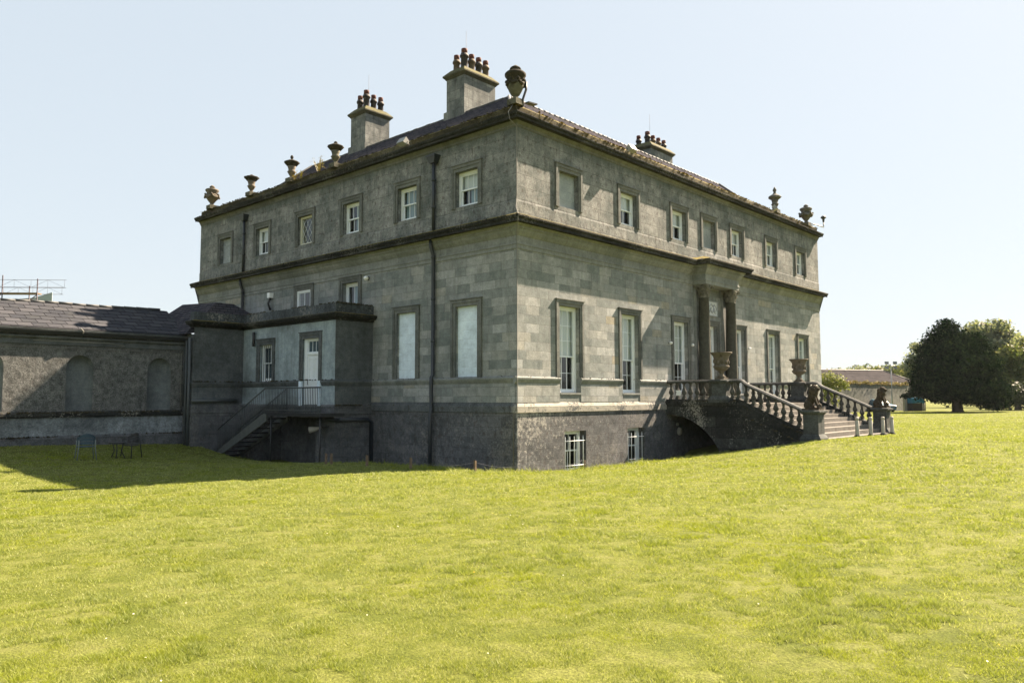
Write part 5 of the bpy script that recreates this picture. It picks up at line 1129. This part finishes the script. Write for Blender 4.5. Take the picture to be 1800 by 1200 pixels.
# big dark yew; the view right axis rr is used only to give its measured width a real direction across the lawn
SIDE = Vector((rr.x, rr.y, 0)).normalized(); BACK = Vector((fw.x, fw.y, 0)).normalized()
def cl(base, lst): # (across, back, up, rx, rz)
    return [tuple(Vector(base)+SIDE*a+BACK*b+Vector((0, 0, u_)))+(r_, r_, rz_) for (a, b, u_, r_, rz_) in lst]
yb = (78.3, 5.1, gz(78.3, 5.1))
ycl = cl(yb, [(-1.2, 0, 9.0, 1.2, 1.3), (-.4, .3, 9.4, 1.0, 1.0), (-2.0, .2, 8.0, 1.4, 1.4), (0, 0, 8.0, 1.7, 1.6), (-3.0, 0, 6.6, 1.5, 1.6), (-1.4, -1, 6.6, 2.0, 1.8), (.4, -.8, 6.8, 1.8, 1.7), (1.6, .2, 7.2, 1.4, 1.5), (2.5, 0, 7.6, 1.1, 1.3), (3.0, 0, 6.3, 1.4, 1.8),
   (-3.6, 0, 4.8, 1.6, 1.5), (-2.4, -1.5, 4.6, 2.0, 1.8), (-.4, -2, 4.6, 2.2, 2.0), (1.6, -1.6, 4.8, 2.0, 2.0), (3.4, -.6, 4.6, 1.6, 1.9), (4.1, 0, 3.2, 1.5, 1.7), (-4.0, 0, 3.2, 1.3, 1.1), (-3.0, -1.2, 2.8, 1.9, 1.5), (-.8, -2.2, 2.6, 2.2, 1.5), (1.4, -2.0, 2.5, 2.2, 1.5), (3.2, -1.2, 2.4, 1.9, 1.5), (4.8, 0, 1.9, 1.4, 1.4), (5.0, .4, 1.1, 1.2, 1.0), (-5.0, -.2, 1.9, 1.0, .35), (-5.7, -.2, 1.75, .7, .3), (0, 1.5, 5, 3.0, 3.2), (1.5, 1.5, 2.2, 3.4, 1.6), (-1.8, 1.2, 2.4, 2.6, 1.4), (3.5, 0, 1.2, 1.6, .9), (2.0, -1.8, 1.5, 1.5, .9), (-2.5, -1.0, 1.6, 1.4, .7), (.6, -1.6, 1.4, 1.2, .7), (3.0, -1.2, 1.0, 1.6, .8), (-4.2, 0, 2.2, 1.1, .6)])
tree('yew_tree', 'broad very dark yew tree standing on the lawn at right', 'tree', yb, 4.0, .55, ycl, 46000, .16, 'yew', None, 5, 8, .42)
def far_tree(label, px, ybase, d, lst, n, size, mat, seed, tr=.4, surf=.4, name='tree', cat='tree', grp='trees beyond the lawn'):
    p = at(px, ybase, d); b = (p.x, p.y, gz(p.x, p.y)); return tree(name, label, cat, b, lst[0][2]*.8, tr, cl(b, lst), n, size, mat, grp, seed, 7, surf)
far_tree('pale rounded tree with a wide crown rising behind the yew', 1742, 722, 128, [(0, 0, 10.0, 3.2, 2.8), (-3.5, 0, 9.3, 2.4, 2.2), (2.5, 0, 11.4, 2.6, 2.0), (-1.5, 0, 12.6, 2.4, 1.6), (1.2, -1, 13.0, 2.2, 1.5), (-4.0, 0, 11.2, 1.6, 1.2), (4.6, 0, 10.6, 1.8, 1.6), (0, 0, 6.5, 4, 2.5), (3.8, 0, 11, 1.3, 1.0)], 9000, .3, 'leafhazy', 21)
far_tree('thin pale tree showing at the left edge of the yew', 1622, 722, 125, [(0, 0, 8.4, 2.2, 1.7), (-1.6, 0, 7.4, 1.4, 1.2), (1.4, 0, 9.2, 1.7, 1.3), (-2.3, 0, 6.4, 1.0, .9), (-.6, 0, 9.8, 1.2, .8), (1.5, 0, 7, 2.2, 2)], 2600, .24, 'leafhazy', 22, .3, .45)
far_tree('mid green tree at the right edge, partly sunlit', 1790, 722, 104, [(0, 0, 5.5, 2.2, 2.0), (-2.0, 0, 6.2, 1.7, 1.5), (2, 0, 7.0, 2.0, 1.8), (-1.0, -1, 7.4, 1.7, 1.3), (3.5, 0, 5, 2.2, 2.2), (-2.6, 0, 4.2, 1.5, 1.4), (0, 0, 3.2, 2.8, 1.4), (2.2, 0, 8.8, 1.4, 1.1)], 9000, .24, 'leafmid', 23)
far_tree('large light green tree filling the right edge behind the mid green one', 1812, 720, 122, [(0, 0, 7.5, 2.8, 2.4), (-2.5, 0, 6.5, 2.2, 2), (2.6, 0, 8.6, 2.6, 2.2), (-.6, 0, 9.6, 2.2, 1.6), (-3.2, 0, 4.2, 2.2, 2), (1.5, 0, 4.5, 3, 2.5), (3.8, 0, 10, 1.8, 1.4)], 12000, .24, 'leafhazy', 28)
far_tree('dark low bushes under the trees right of the yew', 1775, 723, 97, [(0, 0, 2.0, 1.9, 1.7), (-1.8, 0, 1.4, 1.5, 1.3), (1.8, 0, 1.8, 1.9, 1.7), (3.6, 0, 1.9, 2.0, 1.8), (5.5, 0, 2.2, 2.0, 2.0)], 7000, .16, 'leafdark', 24, .15, .35, 'bush', 'bush', None)
far_tree('rough dark green tree low behind the yew and outbuilding', 1600, 720, 150, [(0, 0, 6.0, 2.5, 2.2), (2.5, 0, 7.0, 2.5, 2.3), (-2.5, 0, 4.6, 2.0, 1.6), (5, 0, 8.0, 2.6, 2.4), (1.0, 0, 4, 3.5, 2.5)], 5000, .26, 'leafmid', 25)
far_tree('tall tree just beyond the right edge of the lawn', 1900, 724, 105, [(0, 0, 6.5, 2.6, 2.4), (-2.0, 0, 5.2, 2.0, 1.8), (2, 0, 7.6, 2.4, 2.2), (-1.4, 0, 8.2, 1.9, 1.5), (0, 0, 3, 3, 2)], 6000, .25, 'leafmid', 26)
# far trees over the outbuilding roof
rs = random.Random(4)
for k, (px, top, d, lab) in enumerate(((1462, 649, 235, 'leftmost tiny far tree above the outbuilding roof'), (1475, 648, 230, 'second tiny far tree above the outbuilding roof'), (1506, 644, 210, 'pale far tree over the middle of the outbuilding roof'), (1525, 643, 215, 'rounded far tree left of the light mast'), (1545, 644, 205, 'far tree just left of the light mast head'), (1562, 643, 210, 'far tree directly behind the light mast'), (1586, 640, 190, 'far tree right of the light mast'))):
    h = (700-top)/1370*d+1.7; far_tree(lab, px, 712, d, [(0, 0, h-1.6, 2.4, 1.6), (-2, 0, h-2.2, 1.8, 1.5), (1.9, 0, h-2.0, 1.9, 1.6), (0, 0, h-3.6, 3, 2)], 1500, .32, 'leafmid' if k != 2 else 'leafhazy', 40+k, .3, .4, 'tree', 'tree', 'far trees over the outbuilding roof')
# hedge like wood closing the horizon elsewhere
me = leaves_mesh([(215+15*math.sin(i*.4)+rs.uniform(-5, 5), 200-14*i+rs.uniform(-4, 4), 3.5+rs.uniform(-1, 2), 10, 10, rs.uniform(5, 8)) for i in range(-6, 40) if not (-2 < (200-14*i)-20 < 34)], 40000, .5, 77, .35); me.materials.append(M['leafdark'])
o = bpy.data.objects.new('far_wood', me); COL.objects.link(o); o['kind'] = 'stuff'; tag(o, 'dark mass of far woodland along the edge of the park', 'wood')
# yellow green shrub beside the house and creeper on the wall coping
p = at(1457, 664, 62); b = (p.x, p.y, gz(p.x, p.y)); r = thing('ivy_shrub', 'sunlit yellow green shrub at the far corner of the house', 'shrub', b)
me = leaves_mesh([(0, 0, 3.2, .7, .7, .6), (.5, -.5, 2.9, .7, .7, .6), (.9, -.8, 2.6, .5, .5, .4), (-.3, .3, 2.9, .6, .6, .6), (.2, 0, 2.2, .9, .9, .8), (.1, 0, 1.2, .8, .8, 1.1)], 3000, .09, 9, .35); me.materials.append(M['ivy']); o = bpy.data.objects.new('foliage', me); COL.objects.link(o); o.parent = r
MB().tube([(b[0], b[1], b[2]-.2), (b[0], b[1], b[2]+3)], .07, 6).build('stem', 'bark', r)
me = leaves_mesh([(62+1.1*i, 14.55-.045*i, 1.88+.1*math.sin(i*2.1), .6, .3, .16+.12*abs(math.sin(i*1.3))) for i in range(26)], 1700, .075, 12, .4); me.materials.append(M['weed']); o = bpy.data.objects.new('creeper', me); COL.objects.link(o); tag(o, 'yellowish creeper tufts along the mossy wall coping', 'creeper')
# light mast
p = at(1569, 722, 90); b = Vector((p.x, p.y, gz(p.x, p.y))); r = thing('light_mast', 'slim grey mast carrying four square floodlights near the garden wall', 'light mast', b)
MB().tube([b-Vector((0, 0, .2)), b+Vector((0, 0, 5.5))], [.07, .045], 8).build('pole', 'galv', r)
MB().tube([b+SIDE*-.5+Vector((0, 0, 5.35)), b+SIDE*.5+Vector((0, 0, 5.35))], .03, 6).build('crossbar', 'galv', r)
for (a, z) in ((-.48, 5.65), (.48, 5.65), (-.48, 5.1), (.48, 5.1)):
    c = b+SIDE*a+Vector((0, 0, z)); MB().box(-.2, .2, -.09, .09, -.16, .16, lambda x, y, z_: tuple(c+SIDE*x+BACK*(y+.25*z_)+Vector((0, 0, z_)))).build('lamp_head', 'lampshell', r)
# parked car seen end-on behind the far lion
p = at(1563, 722, 88); b = Vector((p.x, p.y, gz(p.x, p.y))); r = thing('parked_car', 'small blue car parked end-on behind the far lion pedestal', 'car', b)
CF = lambda x, y, z: tuple(b+SIDE*x+BACK*y+Vector((0, 0, z)))
secs = [(-.0, .28, .3, .72, .82), (.15, .22, .2, .8, .84), (1.0, .22, .2, .92, .86), (1.5, .22, .2, .95, .84), (2.1, .22, .2, 1.38, .66), (2.9, .22, .2, 1.44, .62), (3.6, .22, .2, 1.3, .66), (3.85, .25, .25, .9, .8), (3.95, .35, .3, .7, .78)]
q = MB(); vs = []; m = 10
for (y, zb, _, zt, w) in secs:
    wl = .86; ring = [(-wl*.9, zb), (wl*.9, zb), (wl, zb+.15), (wl, min(.85, zt-.05)), (w, zt-.04), (w*.85, zt), (-w*.85, zt), (-w, zt-.04), (-wl, min(.85, zt-.05)), (-wl, zb+.15)]
    vs += [CF(x, y, z) for x, z in ring]
fs = [tuple(range(m)), tuple(range((len(secs)-1)*m, len(secs)*m))]
for j in range(len(secs)-1):
    for k in range(m): fs.append((j*m+k, j*m+(k+1) % m, (j+1)*m+(k+1) % m, (j+1)*m+k))
q.add(vs, fs, False); q.build('body', 'bluepaint', r)
q = MB(); q.quad(CF(-.72, 1.545, .97), CF(.72, 1.545, .97), CF(.56, 2.06, 1.36), CF(-.56, 2.06, 1.36)); q.build('windscreen', 'darkglass', r)
for sx in (-1, 1):
    MB().box(sx*.55-.14, sx*.55+.14, -.02, .1, .55, .7, CF).build('headlight', 'darkglass', r)
    for yy in (.75, 3.15):
        w = MB(); w.tube([CF(sx*.66, yy, .3), CF(sx*.87, yy, .3)], .3, 16); wo = w.build('wheel', 'tyre', r); MB().tube([CF(sx*.86, yy, .3), CF(sx*.885, yy, .3)], .18, 12).build('rim', 'galv', wo)
MB().box(-.8, .8, -.06, .04, .3, .46, CF).build('bumper', 'bluepaint', r)
# small shed with a blue rounded cover
p = at(1614, 727, 93); b = Vector((p.x, p.y, gz(p.x, p.y))); r = thing('blue_roofed_shed', 'small dark shed with a bright blue curved cover by the yew', 'shed', b); CF2 = lambda x, y, z: tuple(b+SIDE*x+BACK*y+Vector((0, 0, z)))
MB().box(-.62, .5, 0, 1.2, -.2, .95, CF2).build('wall', 'boarddark', r)
q = MB(); q.prism([(-.68, .95), (-.68, 1.5), (-.3, 1.66), (.25, 1.66), (.62, 1.4), (.75, .98)], lambda u_, d_, z_: CF2(u_, d_, z_), -.1, 1.3); q.build('roof', 'bluetarp', r)
for x in (.56, .78): MB().tube([CF2(x, -.05, -.1), CF2(x, -.05, .98)], .04, 6).build('post', 'bollard', r)
p = at(1598, 726, 94); b = Vector((p.x, p.y, gz(p.x, p.y))); r = thing('gate_pier', 'pale stone gate pier and wall stub at the end of the garden wall', 'gate pier', b); CF3 = lambda x, y, z: tuple(b+SIDE*x+BACK*y+Vector((0, 0, z)))
MB().box(-.45, -.2, 0, .5, -.2, 1.8, CF3).build('pier', 'bollard', r); MB().box(-.2, .55, .1, .5, -.2, 1.75, CF3).build('wall_stub', 'oldwall', r); MB().box(1.75, 2.15, .2, .6, -.2, 1.3, CF3).build('pier', 'oldwall', r)

# ---------------------------------------------------------------- thin summer haze
hz = MB().box(-900, 900, -900, 900, -4.5, 16.5).build('haze', 'lead')
hz['kind'] = 'stuff'; tag(hz, 'thin pale summer haze over the park', 'haze')
t = NT('haze_air'); o_ = t.t.nodes.new('ShaderNodeOutputMaterial')
t.t.links.new(t.n('ShaderNodeVolumePrincipled', {'Color': (.85, .94, 1, 1), 'Density': .00007, 'Anisotropy': .1}), o_.inputs['Volume'])
hz.data.materials.clear(); hz.data.materials.append(t.m)
